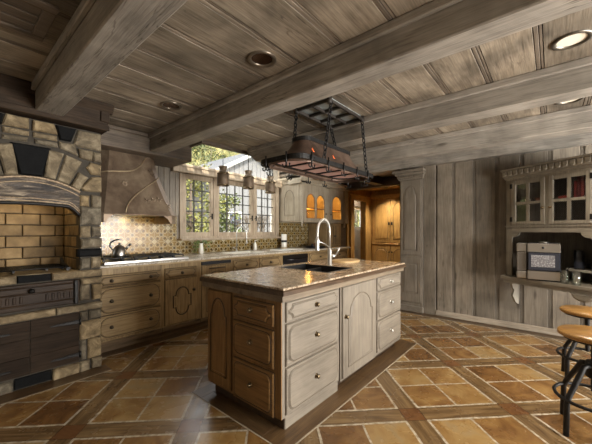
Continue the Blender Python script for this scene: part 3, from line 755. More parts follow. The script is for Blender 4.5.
# hammered arch band
def lowc(a):
    u = abs(a - XC)/HW
    return 1.545 - 0.02*u*u if u < 0.72 else 1.535 - 0.085*((u-0.72)/0.28)**1.6
xs = [XC - HW + 0.004 + (2*HW - 0.008)*i/36 for i in range(37)]
up_ = [(x, CZ + math.sqrt((R0+0.004)**2 - (x-XC)**2)) for x in xs]; lo_ = [(x, lowc(x)) for x in xs]
v = MB(); v.poly(lo_ + up_[::-1], -0.10, 0.012, F, 0.004); val = v.build('arch_band', valance_metal, fire); val['label'] = 'hammered metal arch band'
v = MB()
for dz, rad in ((0.010, 0.011), (0.05, 0.006)): v.tube([F(x, 0.012, z - dz) for x, z in up_], rad, 6)
v.tube([F(x, 0.012, z + 0.030) for x, z in lo_], 0.006, 6); v.tube([F(x, 0.012, z + 0.052) for x, z in lo_], 0.005, 6)
v.build('raised_bead', plain('bead_metal', S(150, 130, 104), 0.45, 0.5, 0.4, 60, 0.3), val)
v = MB(); v.tube([F(x, 0.010, z + 0.008) for x, z in lo_], 0.014, 6); v.build('lower_lip', iron, val)
# grate and firedogs
gm = MB()
for i in range(9): gm.tube([F(XC-HW+0.04, -0.10-0.045*i, 0.985), F(XC+HW-0.06, -0.10-0.045*i, 0.985)], 0.007, 6)
for x in (XC-HW+0.05, XC-0.1, XC+0.12, XC+HW-0.06): gm.box(x-XC-0.008, x-XC+0.008, 0.09, 0.48, 0.965, 0.98)
for x in (XC-HW+0.05, XC+HW-0.07): gm.poly([(0.10, 0.948), (0.13, 0.948), (0.13, 0.98), (0.30, 0.98), (0.30, 0.948), (0.34, 0.948), (0.34, 1.06), (0.28, 1.02), (0.10, 0.99)], x-XC-0.01, x-XC+0.01, lambda a, b, c: Vector((b, a, c)))
gm.build('iron_grate', iron, fire)
# carved tray front
t = MB(); t.poly(rect(XC-HW+0.004, XC+HW-0.004, 0.655, 0.872), -0.05, 0.006, F, 0.006)
tr = t.build('tray_front', tray_wood, fire)
t = MB()
for z in (0.845, 0.79, 0.70): t.tube([F(XC-HW+0.02, 0.008, z), F(XC+HW-0.05, 0.008, z)], 0.008, 6)
for i in range(14):
    x = XC-HW+0.06 + i*0.042
    if abs(x - XC) > 0.07: t.poly(rrect(x, x+0.02, 0.715, 0.775, 0.009, 3), 0.004, 0.016, F, 0.004)
t.build('carving', tray_wood, tr)
t = MB(); t.lathe([(0.012, 0), (0.012, 0.02), (0.022, 0.03), (0.018, 0.045), (0, 0.05)], (XC+0.0, 0.006, 0.815), 10, F, 'b'); t.build('tray_knob', iron, tr)
t = MB(); t.box(XC+HW-0.05-XC, XC+HW-0.02-XC, -0.03, 0.0, 0.65, 0.87, 0.006)
t.build('tray_handle', iron, tr)
# plank doors with strap hinges
for sx in (-1, 1):
    d = MB(); lo, hi = (XC-HW+0.004, XC-0.007) if sx < 0 else (XC-0.003, XC+HW-0.004)
    for i in range(3):
        z0 = 0.108 + i*0.151; d.poly(rect(lo, hi, z0, z0+0.149), -0.06, -0.012, F, 0.003, None, random.random())
    do = d.build('plank_door', old_door, fire)
    for z in (0.475, 0.17):
        hg = MB(); e = hi if sx > 0 else lo; i_ = e - sx*0.20
        pts = [(e+sx*0.012, z+0.018), (e+sx*0.012, z-0.018), (i_, z-0.007), (i_-sx*0.02, z), (i_, z+0.007)]
        hg.poly(pts, -0.014, -0.004, F, 0.002); hg.tube([F(e+sx*0.008, -0.004, z-0.03), F(e+sx*0.008, -0.004, z+0.03)], 0.009, 8)
        hg.build('strap_hinge', iron, do)
light('firebox_lamp', 'AREA', (XC, YF+0.27, 1.80), 1.9, (1.0, 0.74, 0.38), 0.45, 0.25, aim=(XC, YF+0.33, 1.0))

# ------------------------------------------------------------------ copper range hood
hood = thing('range_hood', 'flared copper range hood with rope beading above the cooktop', 'range hood', (1.55, 4.49, 1.47))
def hring(z, hw, dep, r=0.11):
    return [Vector(p + (z,)) for p in ((hw, 0), (hw, -dep*0.5), (hw, -dep + r), (hw - r*0.12, -dep + r*0.88), (hw - r*0.88, -dep + r*0.12), (hw - r, -dep),
            (0, -dep), (-hw + r, -dep), (-hw + r*0.88, -dep + r*0.12), (-hw + r*0.12, -dep + r*0.88), (-hw, -dep + r), (-hw, -dep*0.5), (-hw, 0))]
def hsize(t):                                   # t 0 bottom .. 1 top : gentle flare
    e = (1-t)**1.25
    return 0.345 + 0.150*e, 0.44 + 0.30*e
hr = [hring(0.05 + 0.775*i/14, *hsize(i/14)) for i in range(15)]
hm = MB(); hm.loft([hring(0.04, 0.497, 0.745)] + hr, smooth=False)
for sx in (-1, 1):
    e_ = [(0.387, 0.045), (0.387, 0.035), (0.32, 0.02), (0.26, 0.045)]
    hm.poly([(sx*a, c) for a, c in [(0.390, 0.05), (0.390, -0.055), (0.370, -0.055), (0.345, -0.01), (0.31, 0.02), (0.265, 0.045)]], 0.735, 0.745, lambda a, b, c: Vector((a, -b, c)))
    hm.loft([[Vector((sx*0.387, -0.742, z)), Vector((sx*0.497, -0.635, z)), Vector((sx*0.497, -0.02, z)), Vector((sx*0.487, -0.02, z)), Vector((sx*0.487, -0.63, z)), Vector((sx*0.385, -0.732, z))] for z in (-0.055, 0.05)], smooth=False, cap=True)
hsh = hm.build('hood_shell', hood_copper, hood)
hm = MB(); lip = [p for p in hring(0.045, 0.501, 0.749)]; hm.tube(lip, 0.009, 6); hm.build('rim', hood_copper, hood)
hm = MB(); hm.poly([(p.x, p.y) for p in hring(0, 0.475, 0.72)], 0.052, 0.06, lambda a, b, c: Vector((a, c, b))); hm.build('filter_plate', steel, hood)
def on_front(a, t):                             # point on the front skin, a = -1..1 across
    hw, dp = hsize(t); x = a*(hw - 0.01); cut = max(0.0, abs(x) - (hw - 0.11)); return Vector((x, -dp - 0.004 + cut, 0.05 + 0.775*t))
hm = MB()
hm.tube([on_front(-1 + 1.55*s, 0.62 + 0.36*(s**2.6) + 0.03*math.sin(s*6)) for s in [i/24 for i in range(25)]], 0.009, 6)
hm.tube([on_front(-0.34 + 1.32*s, 0.02 + 0.60*(s**0.55) + 0.05*s) for s in [i/24 for i in range(25)]], 0.009, 6)
hm.build('rope_bead', rope_mat, hood)
hm = MB()
def petal(c, ang, L):
    P0 = on_front(*c); r = Vector((math.cos(ang), -0.0, math.sin(ang)))
    hm.tube([P0, P0 + r*L*0.5, P0 + r*L], [0.004, L*0.22, 0.002], 6)
for i in range(8): petal((-0.28, 0.48), i*PI/4, 0.05)
for cc in ((0.42, 0.24), (0.6, 0.25), (0.24, 0.22), (0.8, 0.16)):
    for i in range(4): petal(cc, 0.4 + i*PI/2*1.1, 0.05)
for cc in ((0.62, 0.74), (0.66, 0.68)):
    for i in range(3): petal(cc, 0.8 + i*1.9, 0.04)
hm.build('embossed_leaf', hood_copper, hood)
for x in (-0.25, 0.22): light('hood_lamp', 'SPOT', (1.55+x, 4.08, 1.50), 9, (1.0, 0.70, 0.28), 0.04, aim=(1.55+x*1.1, 4.42, 1.0), spot=140, blend=0.8)

# ------------------------------------------------------------------ cabinet fronts
def knob(parent, fr, a, b, c, mat, r=0.016):
    k = MB(); k.lathe([(r*1.25, 0), (r*1.2, 0.003), (r*0.45, 0.006), (r*0.45, 0.014), (r, 0.018), (r*1.0, 0.024), (r*0.6, 0.029), (0.0, 0.030)], (a, b, c), 10, fr, 'b')
    return k.build('knob', mat, parent)
def drawer(parent, fr, a0, a1, c0, c1, mat, gz, kmat, knobs, rad=0.05, scoop=False, m=0.022, b0=0.0):
    s = MB(); s.poly(rect(a0, a1, c0, c1), b0-0.005, b0+0.016, fr, 0.005)
    rad = min(rad, (c1-c0)/2 - m - 0.008)
    o = rrect(a0+m, a1-m, c0+m, c1-m, rad, 5, scoop)
    s.poly(o, b0+0.010, b0+0.024, fr, 0.007)
    d = s.build('drawer', mat, parent)
    gm_ = MB(); gm_.tube([fr(a, b0+0.0165, c) for a, c in offset(o, -0.004)], 0.0032, 5, True)
    gm_.tube([fr(a, b0+0.0005, c) for a, c in rect(a0-0.002, a1+0.002, c0-0.002, c1+0.002)], 0.0036, 4, True)
    gm_.build('glazed_groove', gz, d)
    for a, c in knobs: knob(d, fr, a, b0+0.023, c, kmat)
    return d
def door_part(parent, fr, a0, a1, c0, c1, o, mat, gz, kmat, kn, hinge=None, name='door', b0=0.0, raised=True, bead=0.005):
    s = MB(); s.poly(rect(a0, a1, c0, c1), b0-0.005, b0+0.016, fr, 0.005)
    s.poly(offset(o, 0.012), b0+0.010, b0+0.022, fr, 0.014, 0.010)
    d = s.build(name, mat, parent)
    gm_ = MB(); gm_.tube([fr(a, b0+0.017, c) for a, c in o], bead, 6, True)
    gm_.tube([fr(a, b0+0.0005, c) for a, c in rect(a0-0.002, a1+0.002, c0-0.002, c1+0.002)], 0.0036, 4, True)
    gm_.build('panel_moulding', gz, d)
    if kn: knob(d, fr, kn[0], b0+0.016, kn[1], kmat)
    return d

# ------------------------------------------------------------------ island
isl = thing('kitchen_island', 'whitewashed wooden island cabinet of drawers in the middle of the floor', 'island', (2.45, 1.75, 0))
IO = Vector((2.45, 1.75, 0))
def IF(a, b, c): return Vector((a, 1.345 - b, c)) - IO
def IL(a, b, c): return Vector((1.44 - b, a, c)) - IO
def IW(a, b, c): return Vector((a, b, c)) - IO
b = MB(); b.shell(1.445, 2.135, 1.345, 2.165, 0.085, 0.86, 0.03, 0.5, IW); b.box(2.135, 2.145, 1.36, 1.38, 0.085, 0.86, 0, 0.2, IW); b.shell(2.145, 2.785, 1.338, 2.165, 0.07, 0.86, 0.03, 0.5, IW); b.shell(2.785, 3.45, 1.345, 2.165, 0.07, 0.86, 0.03, 0.5, IW)
b.build('body', white_v, isl)
b = MB(); b.box(1.48, 2.125, 1.35, 2.13, 0, 0.09, 0.003, 0.5, IW); b.build('plinth', white_h, isl)
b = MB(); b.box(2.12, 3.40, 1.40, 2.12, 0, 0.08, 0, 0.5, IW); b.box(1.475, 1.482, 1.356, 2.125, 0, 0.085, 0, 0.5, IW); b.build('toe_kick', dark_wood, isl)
dz = [(0.105, 0.408), (0.425, 0.70), (0.717, 0.848)]
for i, (z0, z1) in enumerate(dz):
    drawer(isl, IF, 1.475, 2.10, z0, z1, white_h, glaze, brass, [(1.79, (z0+z1)/2)], 0.055 if i < 2 else 0.04, i == 2)
for i, (z0, z1) in enumerate(dz):
    drawer(isl, IF, 2.83, 3.43, z0 if i else 0.10, z1, white_h, glaze, chrome, [(3.13, (z0+z1)/2)], 0.055, i == 2)
door_part(isl, IF, 2.165, 2.765, 0.09, 0.85, arched(2.25, 2.69, 0.165, 0.60, 0.765, 0.025), white_v, glaze, brass, (2.205, 0.60), b0=0.007)
s = MB(); s.poly(rect(1.85, 2.165, 0.085, 0.86), -0.005, 0.004, IL); s.poly(rect(1.345, 1.85, 0.085, 0.86), -0.005, 0.003, IL)
ep = s.build('end_panel', brown_v, isl); ep['label'] = 'end panel with shade put into its brown colour'
door_part(isl, IL, 1.858, 2.155, 0.11, 0.845, arched(1.905, 2.11, 0.19, 0.66, 0.79, 0.016), brown_v, glaze_dk, brass, None, name='arched_panel', b0=0.004)
for i, (z0, z1) in enumerate([(0.085, 0.375), (0.405, 0.655), (0.685, 0.828)]):
    drawer(isl, IL, 1.405, 1.825, z0, z1, brown_y, glaze_dk, brass, [(1.615, (z0+z1)/2 + 0.01)], 0.04, i == 2, b0=0.004)

def slab_with_hole(mb, X0, X1, Y0, Y1, hx0, hx1, hy0, hy1, z0, z1, O=Vector((0, 0, 0)), bev=0.008):
    """one slab with a rectangular hole"""
    def W(p, z): return Vector((p[0], p[1], z)) - O
    out = [(X0, Y0), (X1, Y0), (X1, Y1), (X0, Y1)]; hol = [(hx0, hy0), (hx1, hy0), (hx1, hy1), (hx0, hy1)]
    ins = [(X0+bev, Y0+bev), (X1-bev, Y0+bev), (X1-bev, Y1-bev), (X0+bev, Y1-bev)]
    V = lambda o, z: [mb.bm.verts.new(W(p, z)) for p in o]
    ob, om, ot, hb, ht = V(out, z0), V(out, z1-bev), V(ins, z1), V(hol, z0), V(hol, z1)
    fs = []
    for i in range(4):
        j = (i+1) % 4
        fs += [mb.bm.faces.new((ob[i], ob[j], om[j], om[i])), mb.bm.faces.new((om[i], om[j], ot[j], ot[i])), mb.bm.faces.new((ot[i], ot[j], ht[j], ht[i])),
               mb.bm.faces.new((ht[i], ht[j], hb[j], hb[i])), mb.bm.faces.new((hb[i], hb[j], ob[j], ob[i]))]
    mb._set(fs, None, False)
wt = thing('island_worktop', 'speckled granite worktop with dark wooden edge on the island', 'worktop', (2.45, 1.8, 0.86))
WO = Vector((2.45, 1.8, 0.86))
SX0, SX1, SY0, SY1 = 2.20, 2.64, 1.50, 2.10
mb = MB(); slab_with_hole(mb, 1.41, 3.485, 1.30, 2.23, SX0, SX1, SY0, SY1, 0.938, 0.953, WO, 0.004); mb.build('granite_slab', granite, wt)
mb = MB(); slab_with_hole(mb, 1.40, 3.49, 1.29, 2.24, SX0-0.05, SX1+0.05, SY0-0.05, SY1+0.05, 0.905, 0.940, WO, 0.010)
mb.build('wooden_edge', wood('worktop_edge_wood', S(46, 34, 24), S(80, 62, 46), S(108, 88, 68), 0, 0.35, 0.2, 0.9, 0.3, 0.2, 12.0), wt)
mb = MB(); slab_with_hole(mb, 1.415, 3.475, 1.312, 2.225, SX0-0.05, SX1+0.05, SY0-0.05, SY1+0.05, 0.861, 0.907, WO, 0.006); mb.build('cove_moulding', wood('cove_wood', S(92, 78, 62), S(124, 109, 90), S(142, 127, 107), 0, 0.45, 0.2, 0.9, 0.3, 0.2, 12.3), wt)
sk = thing('prep_sink', 'black double bowl sink set into the island worktop', 'sink', (2.42, 1.8, 0.74))
SO = Vector((2.42, 1.8, 0.74))
def SW(a, b, c): return Vector((a, b, c)) - SO
mb = MB(); e = 0.002
mb.box(SX0+e, SX1-e, SY0+e, SY1-e, 0.74, 0.755, 0, .5, SW)
for q in ((SX0+e, SX0+0.02, SY0+e, SY1-e), (SX1-0.02, SX1-e, SY0+e, SY1-e), (SX0+0.02, SX1-0.02, SY0+e, SY0+0.02), (SX0+0.02, SX1-0.02, SY1-0.02, SY1-e)): mb.box(*q, 0.755, 0.955, 0, .5, SW)
mb.build('basin', composite, sk)
mb = MB(); mb.box(SX0+0.02, SX1-0.02, 1.865, 1.885, 0.755, 0.935, 0.004, .5, SW); mb.build('divider', composite, sk)
mb = MB()
for i in range(8): mb.tube([SW(SX0+0.05+0.048*i, 1.52, 0.78), SW(SX0+0.05+0.048*i, 1.85, 0.78)], 0.004, 5)
for y in (1.53, 1.68, 1.84): mb.tube([SW(SX0+0.03, y, 0.772), SW(SX1-0.03, y, 0.772)], 0.004, 5)
mb.build('bottom_grid', chrome, sk)
# pull-down spring faucet
fa = thing('spring_faucet', 'tall brushed nickel gooseneck faucet with spring beside the island sink', 'faucet', (2.705, 1.82, 0.953))
mb = MB(); mb.lathe([(0.03, 0), (0.03, 0.008), (0.024, 0.014), (0.024, 0.16), (0.017, 0.175), (0.015, 0.18)], (0, 0, 0), 16); mb.build('base', chrome, fa)
neck = [(0, 0, 0.17), (0, 0, 0.36)] + [(-0.11 + 0.11*math.cos(t), 0, 0.36 + 0.125*math.sin(t)) for t in [PI*i/14 for i in range(1, 15)]] + [(-0.222, 0, 0.33), (-0.225, 0, 0.30)]
mb = MB(); mb.tube(neck, 0.011, 8); mb.build('gooseneck', chrome, fa)
mb = MB()
pts = [Vector(p) for p in neck[1:]]; Ls = [0]
for a_, b_ in zip(pts, pts[1:]): Ls.append(Ls[-1] + (b_-a_).length)
def at_len(s_):
    for i in range(len(pts)-1):
        if s_ <= Ls[i+1]: f_ = (s_-Ls[i])/(Ls[i+1]-Ls[i]); return pts[i].lerp(pts[i+1], f_), (pts[i+1]-pts[i]).normalized()
    return pts[-1], (pts[-1]-pts[-2]).normalized()
hel = []
for i in range(34*8):
    p_, d_ = at_len(Ls[-1]*i/(34*8)); u_ = d_.cross(Vector((0, 1, 0))).normalized(); w_ = Vector((0, 1, 0)); t = 2*PI*i/8
    hel.append(p_ + (u_*math.cos(t) + w_*math.sin(t))*0.0135)
mb.tube(hel, 0.0035, 4); mb.build('spring', chrome, fa)
mb = MB(); mb.lathe([(0.014, 0.30), (0.02, 0.29), (0.021, 0.20), (0.026, 0.17), (0.024, 0.165)], (-0.225, 0, 0), 14); mb.build('spray_head', chrome, fa)
mb = MB(); mb.tube([(0, 0, 0.19), (-0.10, 0, 0.235), (-0.21, 0, 0.26)], 0.006, 6); mb.lathe([(0.026, 0.245), (0.026, 0.275)], (-0.225, 0, 0), 12, cap=False); mb.build('support_arm', chrome, fa)
mb = MB(); mb.tube([(0, 0, 0.10), (0.03, -0.05, 0.10)], 0.017, 10); mb.tube([(0.03, -0.05, 0.10), (0.055, -0.075, 0.16), (0.065, -0.085, 0.19)], [0.010, 0.008, 0.007], 8); mb.build('lever', chrome, fa)
cbd = MB(); oc = [(3.14 + 0.21*math.cos(t)*(1+0.06*math.cos(3*t)), 1.88 + 0.15*math.sin(t)) for t in [2*PI*i/36 for i in range(36)]]
cbd.poly([(x-3.14, y-1.88) for x, y in oc], 0.0, 0.022, lambda a, b, c: Vector((a, c, b)), 0.005)
cbo = cbd.build('cutting_board', board_wood); cbo.location = (3.14, 1.88, 0.954); tag(cbo, 'pale oval wooden board lying on the island worktop', 'cutting board')

# ------------------------------------------------------------------ window-side base cabinets
YB = 3.66
def unit(name, label, cat, x0, x1):
    t = thing(name, label, cat, ((x0+x1)/2, YB, 0)); O = Vector(((x0+x1)/2, YB, 0))
    fr = lambda a, b_, c: Vector((a, YB - b_, c)) - O
    W = lambda a, b_, c: Vector((a, b_, c)) - O
    m_ = MB(); m_.shell(x0+0.001, x1-0.001, YB, 4.477, 0.10, 0.912, 0.03, .5, W); m_.build('body', tan_v, t)
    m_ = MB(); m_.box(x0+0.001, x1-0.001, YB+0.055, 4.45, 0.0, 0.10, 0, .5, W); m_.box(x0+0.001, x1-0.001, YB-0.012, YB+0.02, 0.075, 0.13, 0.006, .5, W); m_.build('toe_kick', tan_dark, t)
    return t, fr
tan_dark = wood('tan_dark_wood', S(70, 54, 36), S(108, 88, 62), S(130, 108, 80), 0, 0.5, 0.2, 0.8, 0.3, 0.2, 5.8)  # darker tan wood of the toe kicks and base strip
pew = plain('pewter_knob', S(84, 74, 62), 0.4, 0.7)
t, fr = unit('drawer_cabinet', 'tan glazed three drawer base cabinet under the cooktop', 'cabinet', 1.03, 1.765)
for i, (z0, z1) in enumerate([(0.155, 0.402), (0.416, 0.705), (0.722, 0.838)]):
    drawer(t, fr, 1.075, 1.742, z0, z1, tan_h, glaze_dk, pew, [(1.202, (z0+z1)/2), (1.622, (z0+z1)/2)], 0.085 if i < 2 else 0.035, i == 2)
t, fr = unit('door_cabinet', 'tan base cabinet with quatrefoil panelled door right of the cooktop drawers', 'cabinet', 1.765, 2.29)
drawer(t, fr, 1.80, 2.238, 0.722, 0.846, tan_h, glaze_dk, pew, [(2.02, 0.785)], 0.035, True)
door_part(t, fr, 1.80, 2.238, 0.145, 0.706, quatre(1.905, 2.148, 0.245, 0.60), tan_v, glaze_dk, pew, (2.19, 0.545), bead=0.008)
t, fr = unit('dishwasher', 'panelled dishwasher with black control strip behind the near island corner', 'dishwasher', 2.29, 2.82)
door_part(t, fr, 2.315, 2.795, 0.13, 0.835, arched(2.39, 2.72, 0.2, 0.66, 0.75, 0.02), tan_v, glaze_dk, pew, None, name='front_panel')
m_ = MB(); m_.poly(rect(2.31, 2.80, 0.85, 0.895), -0.005, 0.022, fr, 0.004); m_.build('control_strip', blackplastic, t)
m_ = MB(); m_.tube([fr(2.43, 0.018, 0.80), fr(2.43, 0.045, 0.80), fr(2.68, 0.045, 0.80), fr(2.68, 0.018, 0.80)], 0.008, 6); m_.build('bar_handle', pew, t)
t, fr = unit('sink_cabinet', 'tan base cabinet under the window sink with two knobs', 'cabinet', 2.82, 3.90)
for x0, x1 in ((2.85, 3.35), (3.38, 3.87)):
    drawer(t, fr, x0, x1, 0.72, 0.87, tan_h, glaze_dk, pew, [((x0+x1)/2, 0.795)], 0.035, True)
    door_part(t, fr, x0, x1, 0.145, 0.70, arched(x0+0.07, x1-0.07, 0.21, 0.52, 0.63, 0.02), tan_v, glaze_dk, pew, (x1-0.04, 0.56))
t, fr = unit('undercounter_appliance', 'black fronted undercounter appliance beyond the sink cabinet', 'appliance', 3.90, 4.68)
m_ = MB(); m_.poly(rect(3.95, 4.65, 0.16, 0.885), -0.005, 0.02, fr, 0.006); m_.build('front', blackplastic, t)
m_ = MB(); m_.poly(rect(3.96, 4.64, 0.80, 0.875), 0.018, 0.03, fr, 0.004); m_.tube([fr(4.0, 0.05, 0.80), fr(4.6, 0.05, 0.80)], 0.010, 6); m_.build('bar_handle', plain('dark_steel', S(70, 68, 66), 0.35, 0.9), t)
t, fr = unit('end_cabinet', 'tan base cabinet at the doorway end of the counter', 'cabinet', 4.68, 6.17)
for x0, x1 in ((4.72, 5.40), (5.45, 6.13)):
    drawer(t, fr, x0, x1, 0.72, 0.87, tan_h, glaze_dk, pew, [((x0+x1)/2, 0.795)], 0.035, True)
    door_part(t, fr, x0, x1, 0.145, 0.70, arched(x0+0.08, x1-0.08, 0.21, 0.52, 0.63, 0.02), tan_v, glaze_dk, pew, (x1-0.05, 0.56))
pale_granite = granite.copy(); pale_granite.name = 'pale_granite'
for nd_ in pale_granite.node_tree.nodes:
    if nd_.type == 'VALTORGB':
        for e_, c_ in zip(nd_.color_ramp.elements, (S(120, 108, 94), S(190, 178, 160), S(212, 203, 186), S(228, 221, 206))): e_.color = c_
ct = thing('counter_worktop', 'long granite counter with pale wooden edge beneath the sink window', 'worktop', (3.6, 4.05, 0.912))
CO = Vector((3.6, 4.05, 0.912))
mb = MB(); slab_with_hole(mb, 1.025, 6.22, 3.60, 4.478, 3.02, 3.72, 3.82, 4.26, 0.928, 0.953, CO, 0.006); mb.build('granite_slab', pale_granite, ct)
mb = MB(); slab_with_hole(mb, 1.025, 6.225, 3.592, 4.478, 2.98, 3.76, 3.78, 4.30, 0.9125, 0.930, CO, 0.006)
mb.build('wooden_edge', wood('counter_edge_wood', S(116, 94, 62), S(168, 142, 100), S(196, 172, 130), 0, 0.4, 0.2, 0.9, 0.2, 0.2, 12.6), ct)
# window sink
sk = thing('window_sink', 'white basin sink under the casement windows', 'sink', (3.37, 4.04, 0.74)); SO2 = Vector((3.37, 4.04, 0.74))
S2 = lambda a, b_, c: Vector((a, b_, c)) - SO2
mb = MB(); mb.box(3.022, 3.718, 3.822, 4.258, 0.74, 0.755, 0, .5, S2)
for q in ((3.022, 3.04, 3.822, 4.258), (3.70, 3.718, 3.822, 4.258), (3.04, 3.70, 3.822, 3.84), (3.04, 3.70, 4.24, 4.258)): mb.box(*q, 0.755, 0.955, 0, .5, S2)
mb.build('basin', ceramic, sk)
mb = MB(); mb.lathe([(0.03, 0), (0.03, 0.01), (0.02, 0.012), (0.0, 0.012)], (0, 0, 0.016), 12); mb.build('drain', chrome, sk)
fa = thing('bridge_faucet', 'slim nickel gooseneck faucet behind the window sink', 'faucet', (3.46, 4.34, 0.953))
mb = MB(); mb.lathe([(0.026, 0), (0.026, 0.01), (0.016, 0.02), (0.016, 0.05)], (0, 0, 0), 12); mb.build('base', chrome, fa)
mb = MB(); mb.tube([(0, 0, 0.04), (0, 0, 0.34)] + [(0.105 - 0.105*math.cos(t), -0.03*math.sin(t/2), 0.34 + 0.10*math.sin(t)) for t in [PI*i/12 for i in range(1, 13)]] + [(0.21, -0.03, 0.25), (0.21, -0.03, 0.19)], 0.011, 8); mb.lathe([(0.015, 0.19), (0.017, 0.14), (0.012, 0.135)], (0.21, -0.03, 0), 10); mb.build('spout', chrome, fa)
mb = MB(); mb.tube([(0, 0, 0.05), (-0.05, -0.01, 0.06), (-0.085, -0.01, 0.08)], 0.007, 6); mb.build('lever', chrome, fa)
# cooktop
ck = thing('gas_cooktop', 'stainless gas cooktop with black grates under the copper hood', 'cooktop', (1.62, 3.93, 0.953))
mb = MB(); mb.box(-0.49, 0.49, -0.30, 0.30, 0, 0.034, 0.006); mb.build('steel_body', steel, ck)
for i in range(3):
    x = -0.32 + 0.32*i; g_ = MB()
    for xx in (-0.145, 0, 0.145): g_.box(x+xx-0.006, x+xx+0.006, -0.20, 0.27, 0.052, 0.064, 0.002)
    for yy in (-0.20, -0.09, 0.035, 0.16, 0.27): g_.box(x-0.15, x+0.15, yy-0.006, yy+0.006, 0.052, 0.064, 0.002)
    for xx in (-0.145, 0.145):
        for yy in (-0.20, 0.27): g_.box(x+xx-0.007, x+xx+0.007, yy-0.007, yy+0.007, 0.034, 0.054)
    g_.build('grate', iron, ck)
for x, y in ((-0.32, -0.08), (-0.32, 0.15), (0, 0.035), (0.32, -0.08), (0.32, 0.15)):
    g_ = MB(); g_.lathe([(0.05, 0.034), (0.05, 0.042), (0.035, 0.046), (0.033, 0.05), (0, 0.051)], (x, y, 0), 14); g_.build('burner', iron, ck)
for i in range(5):
    g_ = MB(); g_.lathe([(0.020, 0.034), (0.018, 0.058), (0.0, 0.059)], (-0.30 + 0.15*i, -0.255, 0), 12); g_.build('knob', blackplastic, ck)
# kettle
ke = thing('kettle', 'stainless steel kettle with black handle on the cooktop left burner', 'kettle', (1.372, 3.90, 1.0175), -0.5); ke.scale = (0.86, 0.86, 0.92)
mb = MB(); mb.lathe([(0.085, 0), (0.095, 0.006), (0.094, 0.03), (0.085, 0.08), (0.06, 0.125), (0.03, 0.145), (0.028, 0.15), (0.0, 0.156)], (0, 0, 0), 20); mb.build('body', steel, ke)
mb = MB(); mb.tube([(0.065, 0, 0.085), (0.10, 0, 0.12), (0.122, 0, 0.145)], [0.022, 0.014, 0.012], 8); mb.build('spout', steel, ke)
mb = MB(); mb.tube([(0.118, 0, 0.139), (0.136, 0, 0.162)], 0.017, 8); mb.build('spout_cap', blackplastic, ke)
mb = MB(); mb.tube([(-0.075, 0, 0.085), (-0.115, 0, 0.13), (-0.11, 0, 0.175), (-0.07, 0, 0.205), (-0.02, 0, 0.218), (0.01, 0, 0.222)], [0.007, 0.01, 0.011, 0.011, 0.010, 0.006], 8); mb.build('handle', blackplastic, ke)
mb = MB(); mb.lathe([(0.008, 0.150), (0.014, 0.165), (0.012, 0.176), (0, 0.178)], (0, 0, 0), 10); mb.build('lid_knob', blackplastic, ke)

# ------------------------------------------------------------------ lit upper cabinet and end cupboard
UX0, UX1, UYF = 4.737, 6.60, 3.885
uc = thing('upper_cabinet', 'whitewashed wall cabinet with lit arched glass doors right of the window', 'cabinet', (5.67, 4.49, 1.503)); UO = Vector((5.67, 4.49, 1.503))
UF = lambda a, b_, c: Vector((a, UYF - b_, c)) - UO
UL = lambda a, b_, c: Vector((UX0 - b_, a, c)) - UO
U = lambda a, b_, c: Vector((a, b_, c)) - UO
UZ0, UZ1 = 1.503, 2.40
m_ = MB()
m_.box(UX0, UX0+0.025, UYF+0.001, 4.485, UZ0, UZ1, 0, .5, U); m_.box(UX1-0.025, UX1, UYF+0.001, 4.485, UZ0, UZ1, 0, .5, U)
m_.box(UX0+0.025, UX1-0.025, UYF+0.02, 4.485, UZ0, UZ0+0.02, 0, .5, U); m_.box(UX0+0.025, UX1-0.025, UYF+0.02, 4.485, UZ1-0.03, UZ1, 0, .5, U)
m_.box(UX0+0.025, UX1-0.025, 4.46, 4.485, UZ0+0.02, UZ1-0.03, 0, .5, U); m_.box(5.67, 5.70, UYF+0.03, 4.46, UZ0+0.02, UZ1-0.03, 0, .5, U)
m_.build('carcass', sunlit_v, uc)
m_ = MB()
m_.box(UX0+0.03, 5.665, UYF+0.05, 4.455, 1.80, 1.815, 0, .5, U); m_.box(5.705, UX1-0.03, UYF+0.05, 4.455, 1.80, 1.815, 0, .5, U); m_.build('shelf', honey_v, uc)
m_ = MB(); m_.box(UX0+0.027, UX1-0.027, 4.445, 4.459, UZ0+0.021, UZ1-0.031, 0, .5, U); m_.build('back_board', honey_v, uc)
def holed(mb, fr, a0, a1, c0, c1, holes, w0, w1):
    """a board with arched holes: built of strips between the outlines"""
    edges = [a0] + [v for h_ in holes for v in (h_[0], h_[1])] + [a1]
    for i in range(0, len(edges), 2): mb.poly(rect(edges[i], edges[i+1], c0, c1), w0, w1, fr)
    for x0, x1, z0, zs, z1 in holes:
        mb.poly(rect(x0, x1, c0, z0), w0, w1, fr)
        mid = (x0+x1)/2; hw = (x1-x0)/2
        ar = [(mid - hw*math.cos(PI*k/12), zs + (z1-zs)*math.sin(PI*k/12)) for k in range(13)]
        mb.poly(ar + [(x1, c1), (x0, c1)], w0, w1, fr)
def glazed_door(x0, x1, holes):
    m_ = MB(); holed(m_, UF, x0, x1, 1.53, 2.27, holes, -0.02, 0.006)
    d = m_.build('door', sunlit_v, uc)
    m_ = MB(); 
    for h_ in holes: m_.poly(rect(h_[0]-0.01, h_[1]+0.01, h_[2]-0.01, h_[4]+0.01), -0.016, -0.012, UF)
    m_.build('pane', amber, d)
    m_ = MB()
    for a, b2_, z0, zs, z1 in holes:
        m_.tube([UF(x, 0.007, z) for x, z in arched(a, b2_, z0, zs, z1)], 0.007, 6, True)
        m_.poly(rect(a, b2_, (z0+zs)/2+0.03, (z0+zs)/2+0.045), -0.018, 0.0, UF)
    m_.build('arch_moulding', glaze, d)
    knob(d, UF, x1-0.03 if x0 < 5.5 else x0+0.03, 0.006, 1.70, brass)
